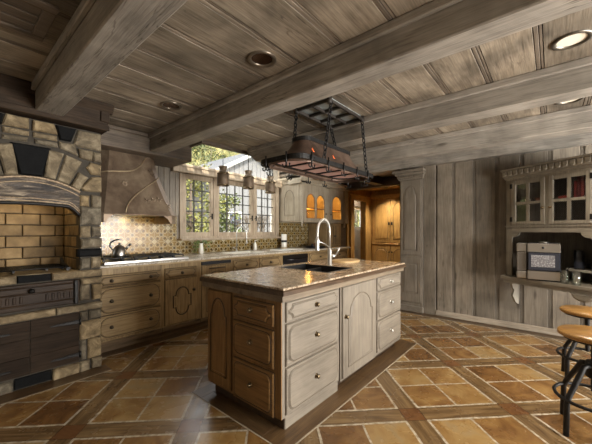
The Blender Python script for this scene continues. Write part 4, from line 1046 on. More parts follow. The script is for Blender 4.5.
glazed_door(4.83, 5.64, [(4.91, 5.20, 1.59, 1.94, 2.10), (5.26, 5.55, 1.59, 1.94, 2.10)])
glazed_door(5.78, 6.34, [(5.87, 6.25, 1.59, 1.94, 2.13)])
m_ = MB()
m_.poly(rect(4.79, 4.829, 1.505, 2.30), -0.02, 0.0, UF); m_.poly(rect(5.642, 5.778, 1.505, 2.30), -0.02, 0.0, UF); m_.poly(rect(6.342, 6.598, 1.505, 2.30), -0.02, 0.0, UF)
m_.poly(rect(4.79, 6.598, 2.272, 2.40), -0.02, 0.0, UF); m_.poly(rect(4.79, 6.598, 1.505, 1.528), -0.02, 0.0, UF)
m_.build('face_frame', sunlit_v, uc)
m_ = MB()
for x, zb in ((4.765, 1.405), (6.40, 1.40)):
    prof = [(0.008, zb), (0.022, zb+0.02), (0.012, zb+0.045), (0.026, zb+0.07), (0.024, zb+0.10)]
    for k in range(16): z = zb+0.10 + k*0.05; prof += [(0.022, z), (0.030, z+0.015), (0.022, z+0.035)]
    prof += [(0.02, 2.29)]
    m_.lathe(prof, U(x, UYF-0.005, 0), 10)
m_.build('turned_post', sunlit_v, uc)
m_ = MB(); m_.poly([(0, 2.29), (0.03, 2.31), (0.03, 2.345), (0.075, 2.40), (0.075, 2.43), (-0.3, 2.43), (-0.3, 2.29)], UX0-0.06, UX1, lambda a, b_, c: Vector((b_, UYF-a, c)) - UO)
m_.poly([(0, 2.29), (0.02, 2.31), (0.02, 2.345), (0.06, 2.40), (0.06, 2.43), (-0.3, 2.43), (-0.3, 2.29)], UYF-0.03, 4.48, lambda a, b_, c: Vector((UX0-a, b_, c)) - UO)
m_.build('crown', sunlit_h, uc)
door_part(uc, UL, UYF+0.05, 4.44, 1.53, 2.27, arched(UYF+0.17, 4.32, 1.64, 2.03, 2.17, 0.02), sunlit_v, glaze, brass, None, name='side_panel')
for x in (5.2, 6.05): light('cabinet_lamp', 'POINT', (x, 4.10, 2.25), 15, (1.0, 0.60, 0.18), 0.09); light('cabinet_lamp', 'POINT', (x, 4.10, 1.70), 7, (1.0, 0.60, 0.18), 0.06)
bowlm = plain('amber_bowl', S(120, 70, 30), 0.35)
for i, (x, z, r) in enumerate([(5.0, 1.815, .07), (5.25, 1.815, .05), (5.45, 1.523, .08), (5.05, 1.523, .08), (6.0, 1.815, .08), (6.12, 1.523, .09)]):
    mb = MB(); mb.lathe([(r*.5, 0), (r*.55, 0.004), (r, r*0.9), (r*.95, r*0.9), (r*.5, 0.012), (0, 0.01)], (0, 0, 0), 14)
    o = mb.build('bowl', bowlm); o.location = (x, 4.15, z+0.001)
    tag(o, ['small brown bowl on the lit shelf, left pane', 'smallest brown bowl on the lit shelf beside the middle post', 'brown bowl at the bottom of the lit double door, right pane', 'brown bowl at the bottom of the lit double door, left pane', 'brown bowl on the shelf behind the single arched pane', 'wide brown bowl at the bottom behind the single arched pane'][i], 'bowl', 'bowls in the lit cabinet')
# tall narrow cupboard standing on the counter below the lit cabinet
t = thing('counter_cupboard', 'narrow tan cupboard on the counter end under the lit cabinet', 'cupboard', (6.02, 4.2, 0.9535)); TO = Vector((6.02, 4.2, 0.9535))
TF = lambda a, b_, c: Vector((a, 3.93 - b_, c)) - TO
m_ = MB(); m_.box(5.72, 6.33, 3.93, 4.46, 0.955, 1.50, 0.003, .5, lambda a, b_, c: Vector((a, b_, c)) - TO); m_.build('body', tan_v, t)
door_part(t, TF, 5.75, 6.02, 0.97, 1.49, rect(5.79, 5.98, 1.02, 1.44), tan_v, glaze_dk, pew, (5.995, 1.2)); door_part(t, TF, 6.03, 6.30, 0.97, 1.49, rect(6.07, 6.26, 1.02, 1.44), tan_v, glaze_dk, pew, (6.055, 1.2))
m_ = MB(); m_.box(6.345, 6.60, 3.95, 4.47, 0.0, 1.50, 0.004); tp = m_.build('end_panel_board', dark_wood); tag(tp, 'dark upright end board between counter and doorway', 'panel')

# ------------------------------------------------------------------ pine pantry
PX = 7.9
pn = thing('pine_pantry', 'honey pine pantry cupboard with arched doors beyond the doorway', 'cupboard', (7.99, 2.8, 0)); PO = Vector((7.99, 2.8, 0))
PF = lambda a, b_, c: Vector((PX - b_, a, c)) - PO
m_ = MB(); m_.box(PX, 8.09, 1.55, 3.90, 0, 2.44, 0, .5, lambda a, b_, c: Vector((a, b_, c)) - PO); m_.build('body', honey_v, pn)
ys = [3.86, 3.335, 2.81, 2.285, 1.76]
for i in range(4):
    y1, y0 = ys[i]-0.01, ys[i+1]+0.01
    kn = y0+0.03 if i % 2 == 0 else y1-0.03
    d = door_part(pn, PF, y0, y1, 1.0, 2.17, arched(y0+0.07, y1-0.07, 1.09, 1.95, 2.08, 0.015), honey_v, glaze_dk, iron, None)
    k_ = MB(); k_.box(kn-0.02, kn+0.02, 0.0, 0.02, 1.48, 1.56, 0.004, .5, lambda a, b_, c: PF(a, b_+0.016, c)); k_.build('latch', iron, d)
    door_part(pn, PF, y0, y1, 0.12, 0.93, arched(y0+0.07, y1-0.07, 0.2, 0.70, 0.84, 0.015), honey_v, glaze_dk, iron, (kn, 0.75))
m_ = MB(); m_.poly([(0, 2.22), (0.03, 2.24), (0.07, 2.30), (0.07, 2.33), (-0.05, 2.33), (-0.05, 2.22)], 1.55, 3.90, lambda a, b_, c: Vector((PX - a, b_, c)) - PO)
m_.box(PX-0.03, PX+0.02, 1.55, 3.9, 0.945, 0.985, 0.008, .5, lambda a, b_, c: Vector((a, b_, c)) - PO); m_.build('moulding', honey_v, pn)

# ------------------------------------------------------------------ pilaster at the end of the board wall
pl = thing('panelled_pilaster', 'tall whitewashed pilaster with arched panel at the end of the board wall', 'pilaster', (5.06, 1.76, 0)); LO = Vector((5.06, 1.76, 0))
LF = lambda a, b_, c: Vector((5.0 - b_, a, c)) - LO
L = lambda a, b_, c: Vector((a, b_, c)) - LO
m_ = MB(); m_.box(5.0, 5.12, 1.575, 1.95, 0, 2.40, 0.004, .5, L); m_.build('shaft', white_v, pl)
door_part(pl, LF, 1.60, 1.93, 0.93, 2.15, arched(1.665, 1.88, 1.0, 1.93, 2.06, 0.02), white_v, glaze, brass, None, name='upper_panel')
door_part(pl, LF, 1.60, 1.93, 0.16, 0.90, rect(1.655, 1.885, 0.31, 0.80), white_v, glaze, brass, None, name='lower_panel')
m_ = MB()
for z0, z1, e in ((2.165, 2.19, 0.022), (2.19, 2.235, 0.035), (2.235, 2.275, 0.065), (2.275, 2.315, 0.10)): m_.box(5.0-e, 5.12, 1.575-e*0.4, 1.95+e, z0, z1, 0.006, .5, L)
for k in range(8): m_.box(4.955, 4.97, 1.60+k*0.043, 1.62+k*0.043, 2.195, 2.225, 0.002, .3, L)
m_.build('capital', white_h, pl)
m_ = MB(); m_.box(4.975, 5.12, 1.57, 1.965, 0, 0.10, 0.008, .5, L); m_.build('plinth', white_h, pl)

# ------------------------------------------------------------------ corner hutch (turned 30 degrees out of the wall)
hu = thing('wall_hutch', 'weathered wooden wall hutch with glazed doors, arched niche and shelf', 'hutch', (4.87, 0.467, 0), math.radians(-120))
HF = lambda a, b_, c: Vector((a, -b_, c))
HM = Matrix.Translation((4.87, 0.467, 0)) @ Matrix.Rotation(math.radians(-120), 4, 'Z')
W_ = 0.985
plan = [(0.0, 0.0), (W_, 0.0), (0.66, 0.575), (-0.085, 0.14)]
def plan_out(d): return [(-d*0.45, -d), (W_+d*0.4, -d), (0.66, 0.575), (-0.085-d*0.2, 0.14)]
HP = lambda a, b_, c: Vector((a, c, b_))
m_ = MB()
m_.poly(plan, 2.0, 2.02, HP); m_.poly(plan, 1.345, 1.365, HP)
m_.poly([(0, 0.0), (0.02, 0.0), (-0.06, 0.14), (-0.085, 0.14)], 0.73, 2.0, HP); m_.poly([(W_-0.02, 0.0), (W_, 0.0), (0.68, 0.56), (0.66, 0.555)], 0.73, 2.0, HP)
m_.build('carcass', hutch_v, hu)
m_ = MB(); m_.poly([(-0.07, 0.125), (0.66, 0.545), (0.66, 0.565), (-0.08, 0.137)], 0.735, 2.0, HP); m_.box(0.03, W_-0.05, 0.03, 0.12, 1.665, 1.678, 0, .5)
m_.poly([(0.02, 0.03), (W_-0.03, 0.03), (0.66, 0.53), (-0.03, 0.13)], 1.664, 1.677, HP); m_.build('interior', hutch_in, hu)
m_ = MB()
m_.poly(rect(0.0, 0.075, 0.735, 2.0), -0.02, 0.0, HF); m_.poly(rect(W_-0.075, W_, 0.735, 2.0), -0.02, 0.0, HF)
m_.poly(rect(0.075, W_-0.075, 1.965, 2.0), -0.02, 0.0, HF); m_.poly(rect(0.075, W_-0.075, 1.355, 1.40), -0.02, 0.0, HF); m_.poly(rect(0.468, 0.505, 1.40, 1.965), -0.02, 0.0, HF)
m_.poly(rect(-0.01, W_+0.005, 1.372, 1.388), -0.01, 0.012, HF)
m_.build('face_frame', hutch_v, hu)
m_ = MB()                                       # scalloped niche arch
ar = [(0.075, 1.355), (0.075, 1.225)] + [(0.075 + 0.028*k/2, 1.225 + (0.02 if k else 0)) for k in (1, 2)] + [(0.103 + 0.07*math.sin(PI/2*k/6), 1.245 + 0.06*(1-math.cos(PI/2*k/6))) for k in range(1, 7)]
arr = ar[1:] + [(W_ - a, c) for a, c in ar[1:]][::-1]
m_.poly([(0.075, 1.355)] + arr + [(W_-0.075, 1.355)], -0.02, 0.002, HF); m_.build('niche_arch', hutch_h, hu)
def hutch_door(a0, a1, mesh_wire, label):
    w = 0.048; c0, c1 = 1.402, 1.963; m_ = MB()
    m_.poly(rect(a0, a0+w, c0, c1), -0.012, 0.012, HF, 0.004); m_.poly(rect(a1-w, a1, c0, c1), -0.012, 0.012, HF, 0.004)
    m_.poly(rect(a0+w, a1-w, c0, c0+w-0.01), -0.012, 0.010, HF); m_.poly(rect(a0+w, a1-w, c1-w, c1), -0.012, 0.010, HF)
    mid, zc = (a0+a1)/2, 1.672; m_.poly(rect(mid-0.017, mid+0.017, c0+w-0.01, c1-w), -0.010, 0.008, HF); m_.poly(rect(a0+w, a1-w, zc-0.016, zc+0.016), -0.010, 0.008, HF)
    d = m_.build('door', hutch_v, hu)
    m_ = MB(); m_.poly(rect(a0+w-0.005, a1-w+0.005, c0+w-0.015, c1-w+0.005), -0.009, -0.006, HF); m_.build('pane', glass, d)
    if mesh_wire:
        m_ = MB(); s_ = 0.016
        n = int((a1-a0+c1-c0)/s_)
        for i in range(-n, n):
            for sg in (1, -1):
                k0 = a0 + w + i*s_*1.2
                x0, z0, x1, z1 = k0, c0+w, k0 + sg*(c1-c0-2*w), c1-w
                lo, hi = a0+w, a1-w
                t0, t1 = 0.0, 1.0
                dx = x1-x0
                ta, tb = sorted(((lo-x0)/dx, (hi-x0)/dx)); t0, t1 = max(t0, ta), min(t1, tb)
                if t1 - t0 > 0.02: m_.tube([HF(x0+dx*t0, 0.0, z0+(z1-z0)*t0), HF(x0+dx*t1, 0.0, z0+(z1-z0)*t1)], 0.0009, 4, cap=False)
        m_.build('wire_mesh', iron, d)
    m_ = MB(); hx = a0 - 0.005 if not mesh_wire else a1 + 0.005
    for z in (1.47, 1.90): m_.box(hx-0.016, hx+0.016, -0.004, 0.004, z-0.03, z+0.03, 0.002, .5, lambda a, b_, c: HF(a, 0.014 - b_, c))
    m_.build('hinge', iron, d)
    kk = a1-0.02 if not mesh_wire else a0+0.02; knob(d, HF, kk, 0.012, 1.60, brass, 0.013)
hutch_door(0.08, 0.466, False, 'left'); hutch_door(0.507, W_-0.08, True, 'right')
m_ = MB()
m_.poly(plan_out(0.045), 2.03, 2.105, HP, 0.0)
m_.poly(plan_out(0.065), 2.105, 2.125, HP); m_.poly(plan_out(0.02), 2.0, 2.03, HP)
cr = m_.build('crown', hutch_h, hu)
m_ = MB(); n = 15
for k in range(n):
    a = -0.015 + (W_+0.03)*k/n; s_ = (W_+0.03)/n
    m_.poly([(a+0.006, 2.10), (a+0.006, 2.055), (a+s_*0.3, 2.038), (a+s_*0.7, 2.038), (a+s_-0.006, 2.055), (a+s_-0.006, 2.10)], 0.040, 0.058, HF, 0.006)
m_.build('leaf_carving', hutch_h, cr)
m_ = MB(); m_.poly([(-0.02, -0.075), (W_+0.02, -0.085), (W_+0.02, 0.02), (0.66, 0.575), (-0.105, 0.14)], 0.700, 0.732, HP); m_.build('counter_shelf', hutch_h, hu)
m_ = MB()
sc_ = [(0.0, 0.70)] + [(0.0 + (W_-0.02)*i/72, 0.650 - 0.008*abs(math.sin(PI*i/6))) for i in range(73)] + [(W_-0.02, 0.70)]
m_.poly(sc_, 0.030, 0.050, HF); m_.build('scalloped_apron', hutch_h, hu)
m_ = MB()
def corbel(a, h0=0.64, hb=0.38, dp=0.06): m_.poly([(0.11, h0), (-dp+0.005, h0), (-dp+0.02, h0-0.06), (0.03, h0-0.10), (0.0, h0-0.16), (0.055, hb+0.03), (0.11, hb)], a-0.014, a+0.014, lambda p, q_, c: Vector((q_, p, c)))
corbel(0.075, 0.645, 0.36, 0.02); m_.build('corbel', hutch_v, hu)
m_ = MB(); m_.poly([(0.86 + 0.11*math.cos(t)*(1 if math.cos(t) > 0 else 1.0), 0.652 + 0.085*math.sin(t)) for t in [PI + PI*i/14 for i in range(15)]], -0.0, 0.075, HF, 0.02); co_ = m_.build('carved_corbel', hutch_h, hu)
# curved corner tier inside the niche
m_ = MB(); m_.poly([(0.535, 0.30), (0.55, 0.23), (0.62, 0.165), (0.73, 0.135), (0.88, 0.13), (0.88, 0.16), (0.665, 0.53), (0.6, 0.47)], 0.862, 0.882, HP); m_.build('tier_shelf', plain('pale_tier', S(168, 162, 150), 0.5, 0, 0.1), hu)

def on_hutch(a, b_, c): return HM @ Vector((a, b_, c))
# countertop ice maker
icesteel = plain('ice_maker_steel', S(178, 173, 166), 0.32, 0.95)
im = thing('ice_maker', 'stainless countertop ice maker with frosted window on the hutch shelf', 'ice maker', (4.67, 0.125, 0.733), math.radians(-90))
m_ = MB(); m_.box(-0.10, 0.20, -0.10, 0.20, 0.0, 0.445, 0.008); m_.build('housing', blackplastic, im)
dk = plain('smoked_panel', S(44, 46, 54), 0.2)
m_ = MB(); m_.box(-0.10, 0.20, -0.125, -0.10, 0.335, 0.44, 0.006); m_.build('upper_fascia', icesteel, im)
m_ = MB(); m_.box(-0.10, 0.20, -0.125, -0.10, 0.015, 0.12, 0.006); m_.build('lower_fascia', icesteel, im)
m_ = MB(); m_.box(-0.21, -0.105, -0.09, 0.10, 0.335, 0.44, 0.01); m_.build('tank_lid', icesteel, im)
m_ = MB(); m_.box(-0.21, -0.105, -0.09, 0.10, 0.015, 0.10, 0.01); m_.build('tank_base', icesteel, im)
m_ = MB(); m_.box(-0.208, -0.107, -0.085, 0.095, 0.10, 0.335, 0.008); m_.build('side_tank', plain('grey_tank', S(92, 86, 78), 0.25), im)
m_ = MB(); m_.box(-0.095, 0.195, -0.135, -0.10, 0.125, 0.33, 0.008); m_.build('ice_drawer', dk, im)
ice = NT('crushed_ice'); iv = ice.n('ShaderNodeTexVoronoi', {'Scale': 55.0}); ice.put(iv.inputs['Vector'], ice.coord())
ice.set(color=ice.ramp(iv.outputs['Distance'], [(0.1, S(160, 158, 158)), (0.6, S(100, 98, 100))]), rough=0.3)
m_ = MB(); m_.box(-0.065, 0.15, -0.138, -0.13, 0.165, 0.305, 0.002); m_.build('ice_window', ice.m, im)
m_ = MB(); m_.lathe([(0.013, 0), (0.013, 0.006), (0, 0.006)], (0.045, 0.126, 0.392), 14, lambda a, b_, c: Vector((a, -b_, c)), 'b'); m_.build('button', blackplastic, im)
m_ = MB(); m_.lathe([(0.05, 0.445), (0.05, 0.456), (0.03, 0.462), (0, 0.463)], (0.05, 0.03, 0), 16); m_.build('top_cap', icesteel, im)
# glasses, dark cylinder
tg = glassy('tumbler_glass', (0.86, 0.90, 0.88, 1), 0.26, 0.05)
def tumbler(loc, label):
    m_ = MB(); m_.lathe([(0.0, 0.0), (0.036, 0.0), (0.044, 0.145), (0.041, 0.145), (0.034, 0.012), (0.0, 0.012)], (0, 0, 0), 16)
    o = m_.build('drinking_glass', tg); o.location = loc; return tag(o, label, 'glass', 'tumblers on the hutch shelf')
g1 = tumbler(on_hutch(0.668, -0.005, 0.7335), 'clear tumbler on the hutch shelf nearest the ice maker')
g2 = g1.copy(); C.objects.link(g2); g2.location = on_hutch(0.785, -0.02, 0.7335); g2['label'] = 'clear tumbler on the hutch shelf farther from the ice maker'
sp_ = thing('cylinder_speaker', 'black cylinder speaker on the small curved tier of the hutch', 'speaker', on_hutch(0.69, 0.215, 0.883))
m_ = MB(); m_.lathe([(0.044, 0), (0.048, 0.005), (0.048, 0.21), (0.042, 0.218), (0, 0.218)], (0, 0, 0), 20); m_.build('body', blackplastic, sp_)
m_ = MB(); m_.lathe([(0.0485, 0.02), (0.0490, 0.05), (0.0485, 0.09)], (0, 0, 0), 20, cap=False); m_.build('lower_grille', plain('speaker_cloth', S(40, 44, 58), 0.8), sp_)
m_ = MB(); m_.tube([on_hutch(0.60, 0.12, 0.74), on_hutch(0.60, 0.13, 0.84), on_hutch(0.605, 0.20, 0.90), on_hutch(0.62, 0.30, 0.91), on_hutch(0.70, 0.34, 0.93), on_hutch(0.76, 0.34, 0.97)], 0.004, 6)
cc = m_.build('power_cord', blackplastic); tag(cc, 'black power cord looping behind the tumblers', 'cord')
# things behind the hutch doors
def cup_stack(loc, label, col, n=2, r=0.032, h=0.045):
    t = thing('teacup', label, 'cup', loc, 0, 'cups in the hutch')
    m_ = MB(); m_.lathe([(r*.6, 0), (r*.65, 0.003), (r, h), (r*.93, h), (r*.55, 0.008), (0, 0.008)], (0, 0, 0), 14); m_.build('cup', plain('cup_glaze', col, 0.3), t)
    m_ = MB(); m_.tube([(r*.8, 0, h*.75), (r*1.35, 0, h*.7), (r*1.3, 0, h*.35), (r*.72, 0, h*.3)], 0.004, 6); m_.build('handle', plain('cup_handle', col, 0.3), t)
pg, pw = S(120, 140, 104), S(200, 198, 184)
for a, z, lab, col in ((0.165, 1.678, 'green cup on the hutch shelf, far left', pg), (0.225, 1.678, 'white cup beside the green cup on the hutch shelf', pw), (0.16, 1.366, 'green cup low in the hutch, far left', pg), (0.225, 1.366, 'pale cup low in the hutch beside the green one', pw), (0.34, 1.366, 'white cup low in the hutch behind the right pane of the left door', pw)):
    cup_stack(on_hutch(a, 0.075, z), lab, col)
m_ = MB(); m_.lathe([(0.03, 0), (0.032, 0.004), (0.07, 0.05), (0.062, 0.05), (0.025, 0.01), (0, 0.01)], (0, 0, 0), 16); o = m_.build('bowl', plain('rust_bowl', S(104, 66, 50), 0.35)); o.location = on_hutch(0.36, 0.09, 1.678); tag(o, 'rust brown bowl on the hutch shelf in the left door', 'bowl')
def book(a, z, w, h, col, label):
    t = thing('book', label, 'book', on_hutch(a, 0.10, z), math.radians(-120), 'books in the hutch')
    m_ = MB(); m_.box(-w/2, w/2, -0.05, 0.05, 0, h, 0.002); m_.build('cover', plain('book_cover', col, 0.6), t)
    m_ = MB(); m_.box(-w/2+0.003, w/2-0.003, -0.048, 0.052, 0.003, h+0.001, 0); m_.build('pages', plain('paper', S(200, 190, 168), 0.8), t)
for i in range(5): book(0.735 + 0.032*i, 1.678, 0.028, 0.20 + 0.018*((i*3) % 4), [S(110, 34, 32), S(86, 28, 30), S(120, 46, 40), S(70, 30, 32), S(104, 30, 28)][i], ['red book at the left of the row behind the wire mesh', 'dark red book second in the row behind the wire mesh', 'brick red book in the middle of the row behind the wire mesh', 'maroon book fourth in the row behind the wire mesh', 'red book at the right of the row behind the wire mesh'][i])
m_ = MB(); m_.box(-0.05, 0.05, -0.03, 0.03, 0, 0.045, 0.004); o = m_.build('small_box', plain('red_box', S(150, 58, 44), 0.5)); o.location = on_hutch(0.62, 0.08, 1.678); o.rotation_euler = (0, 0, math.radians(-110)); tag(o, 'small red box on the shelf behind the wire mesh', 'box')
m_ = MB(); m_.lathe([(0.03, 0), (0.045, 0.03), (0.04, 0.08), (0.015, 0.10), (0.018, 0.115), (0, 0.115)], (0, 0, 0), 14); o = m_.build('jar', plain('blue_jar', S(64, 70, 86), 0.3)); o.location = on_hutch(0.66, 0.09, 1.366); tag(o, 'dark blue jar low behind the wire mesh door', 'jar')
m_ = MB(); m_.lathe([(0.03, 0), (0.04, 0.02), (0.036, 0.05), (0.02, 0.06), (0, 0.06)], (0, 0, 0), 14); o = m_.build('jar', plain('grey_jar', S(150, 152, 156), 0.3)); o.location = on_hutch(0.85, 0.08, 1.366); tag(o, 'pale grey jar low behind the wire mesh door', 'jar')

# ------------------------------------------------------------------ stools
def stool(loc, seat_z, rot, label):
    t = thing('bar_stool', label, 'stool', (loc[0], loc[1], 0), rot, 'round wooden stools')
    r = 0.185
    m_ = MB(); m_.lathe([(0.0, seat_z-0.034), (r-0.012, seat_z-0.034), (r, seat_z-0.026), (r, seat_z-0.008), (r-0.008, seat_z), (0, seat_z-0.004)], (0, 0, 0), 40); m_.build('seat', stool_wood, t)
    m_ = MB(); m_.lathe([(0, seat_z-0.050), (r-0.03, seat_z-0.050), (r-0.022, seat_z-0.036), (0, seat_z-0.0345)], (0, 0, 0), 32); m_.build('seat_plate', iron, t)
    m_ = MB(); pr = []
    z = 0.27
    while z < seat_z-0.05: pr += [(0.015, z), (0.018, z+0.006)]; z += 0.012
    m_.lathe(pr, (0, 0, 0), 12); m_.build('screw_post', iron, t)
    m_ = MB(); m_.lathe([(0.036, 0.36), (0.045, 0.37), (0.045, 0.46), (0.036, 0.47)], (0, 0, 0), 16); m_.build('hub', iron, t)
    for k in range(4):
        a = k*PI/2; u = Vector((math.cos(a), math.sin(a), 0))
        m_ = MB(); m_.tube([u*0.035 + Vector((0, 0, 0.44)), u*0.075 + Vector((0, 0, 0.435)), u*0.185 + Vector((0, 0, 0.25)), u*0.20 + Vector((0, 0, 0.21)), u*0.208 + Vector((0, 0, 0.0))], [0.017, 0.017, 0.016, 0.016, 0.016], 8); m_.build('leg', iron, t)
    m_ = MB(); m_.tube([Vector((0.20*math.cos(q), 0.20*math.sin(q), 0.225)) for q in [2*PI*i/40 for i in range(40)]], 0.011, 8, True); m_.build('foot_ring', iron, t)
    return t
stool((2.765, -0.21), 0.655, math.radians(137), 'iron bar stool with honey wooden seat, nearer to the viewer')
stool((3.655, -0.235), 0.632, math.radians(138), 'iron bar stool with striped wooden seat, the one beside the hutch')

# ------------------------------------------------------------------ hanging pot rack
RX, RY = 2.555, 1.80
pr = thing('pot_rack', 'hanging copper pot rack lamp with iron hooks over the island', 'pot rack', (RX, RY, 1.93)); RO = Vector((RX, RY, 1.93))
def oval(hx, hy, z, ch=0.6, k=6):
    """long rounded outline"""
    r = min(hy*ch*1.4, hy); o = []
    for cx, cy, st in ((hx-r, -hy+r, -PI/2), (hx-r, hy-r, 0), (-hx+r, hy-r, PI/2), (-hx+r, -hy+r, PI)):
        for i in range(k+1): t = st + PI/2*i/k; o.append(Vector((cx + r*math.cos(t), cy + r*math.sin(t), z)))
    return o
m_ = MB(); rings = []
for i in range(13):
    t = i/12; e = (1-t)**1.8; rings.append(oval(0.41 + 0.262*e, 0.095 + 0.148*e, 0.0 + 0.26*t))
m_.loft([oval(0.664, 0.236, -0.022), oval(0.671, 0.242, 0.0)] + rings)
m_.poly([(p.x, p.y) for p in oval(0.41, 0.095, 0)], 0.252, 0.260, lambda a, b_, c: Vector((a, c, b_)))
m_.build('copper_shade', rack_copper, pr)
m_ = MB(); m_.loft([oval(0.418, 0.103, 0.225), oval(0.425, 0.11, 0.225), oval(0.425, 0.11, 0.262), oval(0.40, 0.085, 0.262)], smooth=False); m_.build('top_band', iron, pr)
m_ = MB()
o1 = oval(0.69, 0.262, 0.0, 0.3); o2 = oval(0.675, 0.247, 0.0, 0.3)
m_.loft([[p + Vector((0, 0, z)) for p in o] for o, z in ((o2, -0.012), (o1, -0.012), (o1, 0.03), (o2, 0.03), (o2, -0.012))], smooth=False)
for x in (-0.5, 0, 0.5):
    for s_ in (-1, 1): m_.tube([(x, s_*0.22, 0.01), (x, s_*0.262, 0.01)], 0.008, 6)
for s_ in (-1, 1): m_.tube([(s_*0.64, 0, 0.01), (s_*0.71, 0, 0.01)], 0.008, 6)
m_.build('hook_rail', iron, pr)
mica = glow('mica_panel', S(170, 134, 122), 0.22)
m_ = MB(); m_.poly([(p.x, p.y) for p in oval(0.60, 0.17, 0)], 0.022, 0.028, lambda a, b_, c: Vector((a, c, b_)))
lp = m_.build('light_panel', mica, pr)
m_ = MB()
for x in (-0.36, -0.12, 0.12, 0.36): m_.box(x-0.012, x+0.012, -0.17, 0.17, 0.010, 0.022)
m_.tube(oval(0.61, 0.178, 0.02), 0.010, 5, True); m_.build('panel_frame', iron, lp)
for x, y in [(-0.69, -0.12), (-0.69, 0.12), (-0.55, -0.262), (-0.30, -0.262), (-0.04, -0.262), (0.22, -0.262), (0.46, -0.262), (0.69, -0.10), (0.69, 0.12), (-0.5, 0.262), (-0.22, 0.262), (0.1, 0.262), (0.42, 0.262)]:
    m_ = MB(); n_ = Vector((x/0.69, 0, 0)) if abs(x) > 0.68 else Vector((0, y/0.262, 0)); n_.normalize()
    b_ = Vector((x, y, 0)) + n_*0.010; tdir = Vector((-n_.y, n_.x, 0))
    m_.tube([b_ + Vector((0, 0, 0.05)), b_ + Vector((0, 0, -0.07))], 0.007, 6)
    for s_ in (-1, 1): m_.tube([b_ + Vector((0, 0, -0.065)), b_ + tdir*s_*0.018 + Vector((0, 0, -0.08)), b_ + tdir*s_*0.036 + Vector((0, 0, -0.073)), b_ + tdir*s_*0.04 + Vector((0, 0, -0.05))], 0.006, 6)
    m_.build('hook', iron, pr)
for x in (-0.36, -0.02):                     # small pierced lights in the shade
    m_ = MB(); q_ = []
    for dx, dz in ((-0.008, -0.012), (0.008, -0.012), (0.002, -0.004), (-0.001, 0.024), (-0.006, 0.024)):
        z = 0.12 + dz; e = (1 - z/0.26)**1.8; q_.append(Vector((x+dx, -(0.095 + 0.148*e) - 0.003, z)))
    m_.face(q_); m_.build('pierced_light', glow('pierced_glow', S(255, 120, 60), 1.5), pr)
# ceiling frame and chains
fx0, fx1, fy0, fy1, fz = 2.27, 2.88, 1.53, 1.92, 2.488
m_ = MB()
for y in (fy0, (fy0+fy1)/2, fy1): m_.box(fx0-RX, fx1-RX, y-0.012-RY, y+0.012-RY, fz-1.93, fz+0.03-1.93, 0.003)
for x in (fx0, fx0+0.2, fx0+0.4, fx1): m_.box(x-0.012-RX, x+0.012-RX, fy0-RY, fy1-RY, fz+0.002-1.93, fz+0.028-1.93, 0.003)
for x, y in ((fx0, fy0), (fx0, fy1), (fx1, fy0), (fx1, fy1)): m_.lathe([(0.02, fz-0.02-1.93), (0.024, fz-1.93), (0.024, fz+0.042-1.93)], (x-RX, y-RY, 0), 8)
m_.build('ceiling_frame', plain('frame_iron', S(46, 40, 34), 0.6, 0.3), pr)
m_ = MB(); m_.box(fx0-RX, fx1-RX, fy0-RY, fy1-RY, ZC-0.012-1.93, ZC-0.002-1.93); m_.build('ceiling_plate', plain('tin_plate', S(150, 154, 150), 0.5, 0.2, 0.25, 12), pr)
def chain(p0, p1):
    p0, p1 = Vector(p0)-RO, Vector(p1)-RO; d = (p1-p0); Ln = d.length; d.normalize(); u = d.cross(Vector((0.3, 1, 0.1))).normalized(); v = d.cross(u)
    n = max(3, int(Ln/0.044)); s_ = Ln/n; m_ = MB()
    for i in range(n):
        c_ = p0 + d*(s_*(i+0.5)); w_ = u if i % 2 else v
        m_.tube([c_ + d*math.cos(q)*s_*0.66 + w_*math.sin(q)*0.015 for q in [2*PI*k/10 for k in range(10)]], 0.0062, 5, True)
    m_.build('chain', iron, pr)
chain((fx0, fy1, fz), (RX-0.405, RY+0.04, 2.19)); chain((fx0+0.03, fy0, fz), (RX-0.35, RY-0.255, 1.955)); chain((fx1, fy0, fz), (RX+0.465, RY-0.25, 1.955)); chain((fx1, fy1, fz), (RX+0.38, RY+0.07, 2.19))
light('rack_lamp', 'AREA', (RX, RY, 1.93), 6, (1.0, 0.84, 0.68), 1.0, 0.3, aim=(RX, RY, 0))

# ------------------------------------------------------------------ pendants over the window sink
def pendant(x, y, zb, label):
    t = thing('pendant_lamp', label, 'pendant lamp', (x, y, zb), 0, 'small copper pendants before the window')
    m_ = MB(); m_.lathe([(0.080, 0.0), (0.084, 0.004), (0.083, 0.18), (0.076, 0.195)], (0, 0, 0), 20, cap=False); m_.lathe([(0.073, 0.0), (0.073, 0.19)], (0, 0, 0), 20, cap=False); m_.build('shade', can_copper, t)
    m_ = MB()
    for z in (0.010, 0.178): m_.lathe([(0.083, z-0.010), (0.089, z-0.010), (0.089, z+0.010), (0.083, z+0.010)], (0, 0, 0), 20, cap=False)
    m_.build('metal_band', brass, t)
    m_ = MB(); m_.lathe([(0.078, 0.192), (0.056, 0.215), (0.052, 0.225), (0.052, 0.262), (0.062, 0.273), (0.062, 0.288), (0.0, 0.292)], (0, 0, 0), 18); m_.build('neck_cap', plain('tinned_cap', S(140, 124, 104), 0.5, 0.5), t)
    m_ = MB(); m_.tube([(0, 0, 0.285), (0, 0, 2.60-zb)], 0.004, 6); m_.build('cord', iron, t)
    m_ = MB(); m_.lathe([(0.0, 0.06), (0.02, 0.065), (0.03, 0.09), (0.022, 0.12), (0.012, 0.14), (0.012, 0.20)], (0, 0, 0), 12); m_.build('bulb', ceramic, t)
    return t
p0 = pendant(2.70, 3.70, 1.985, 'copper pendant can in front of the left casement')
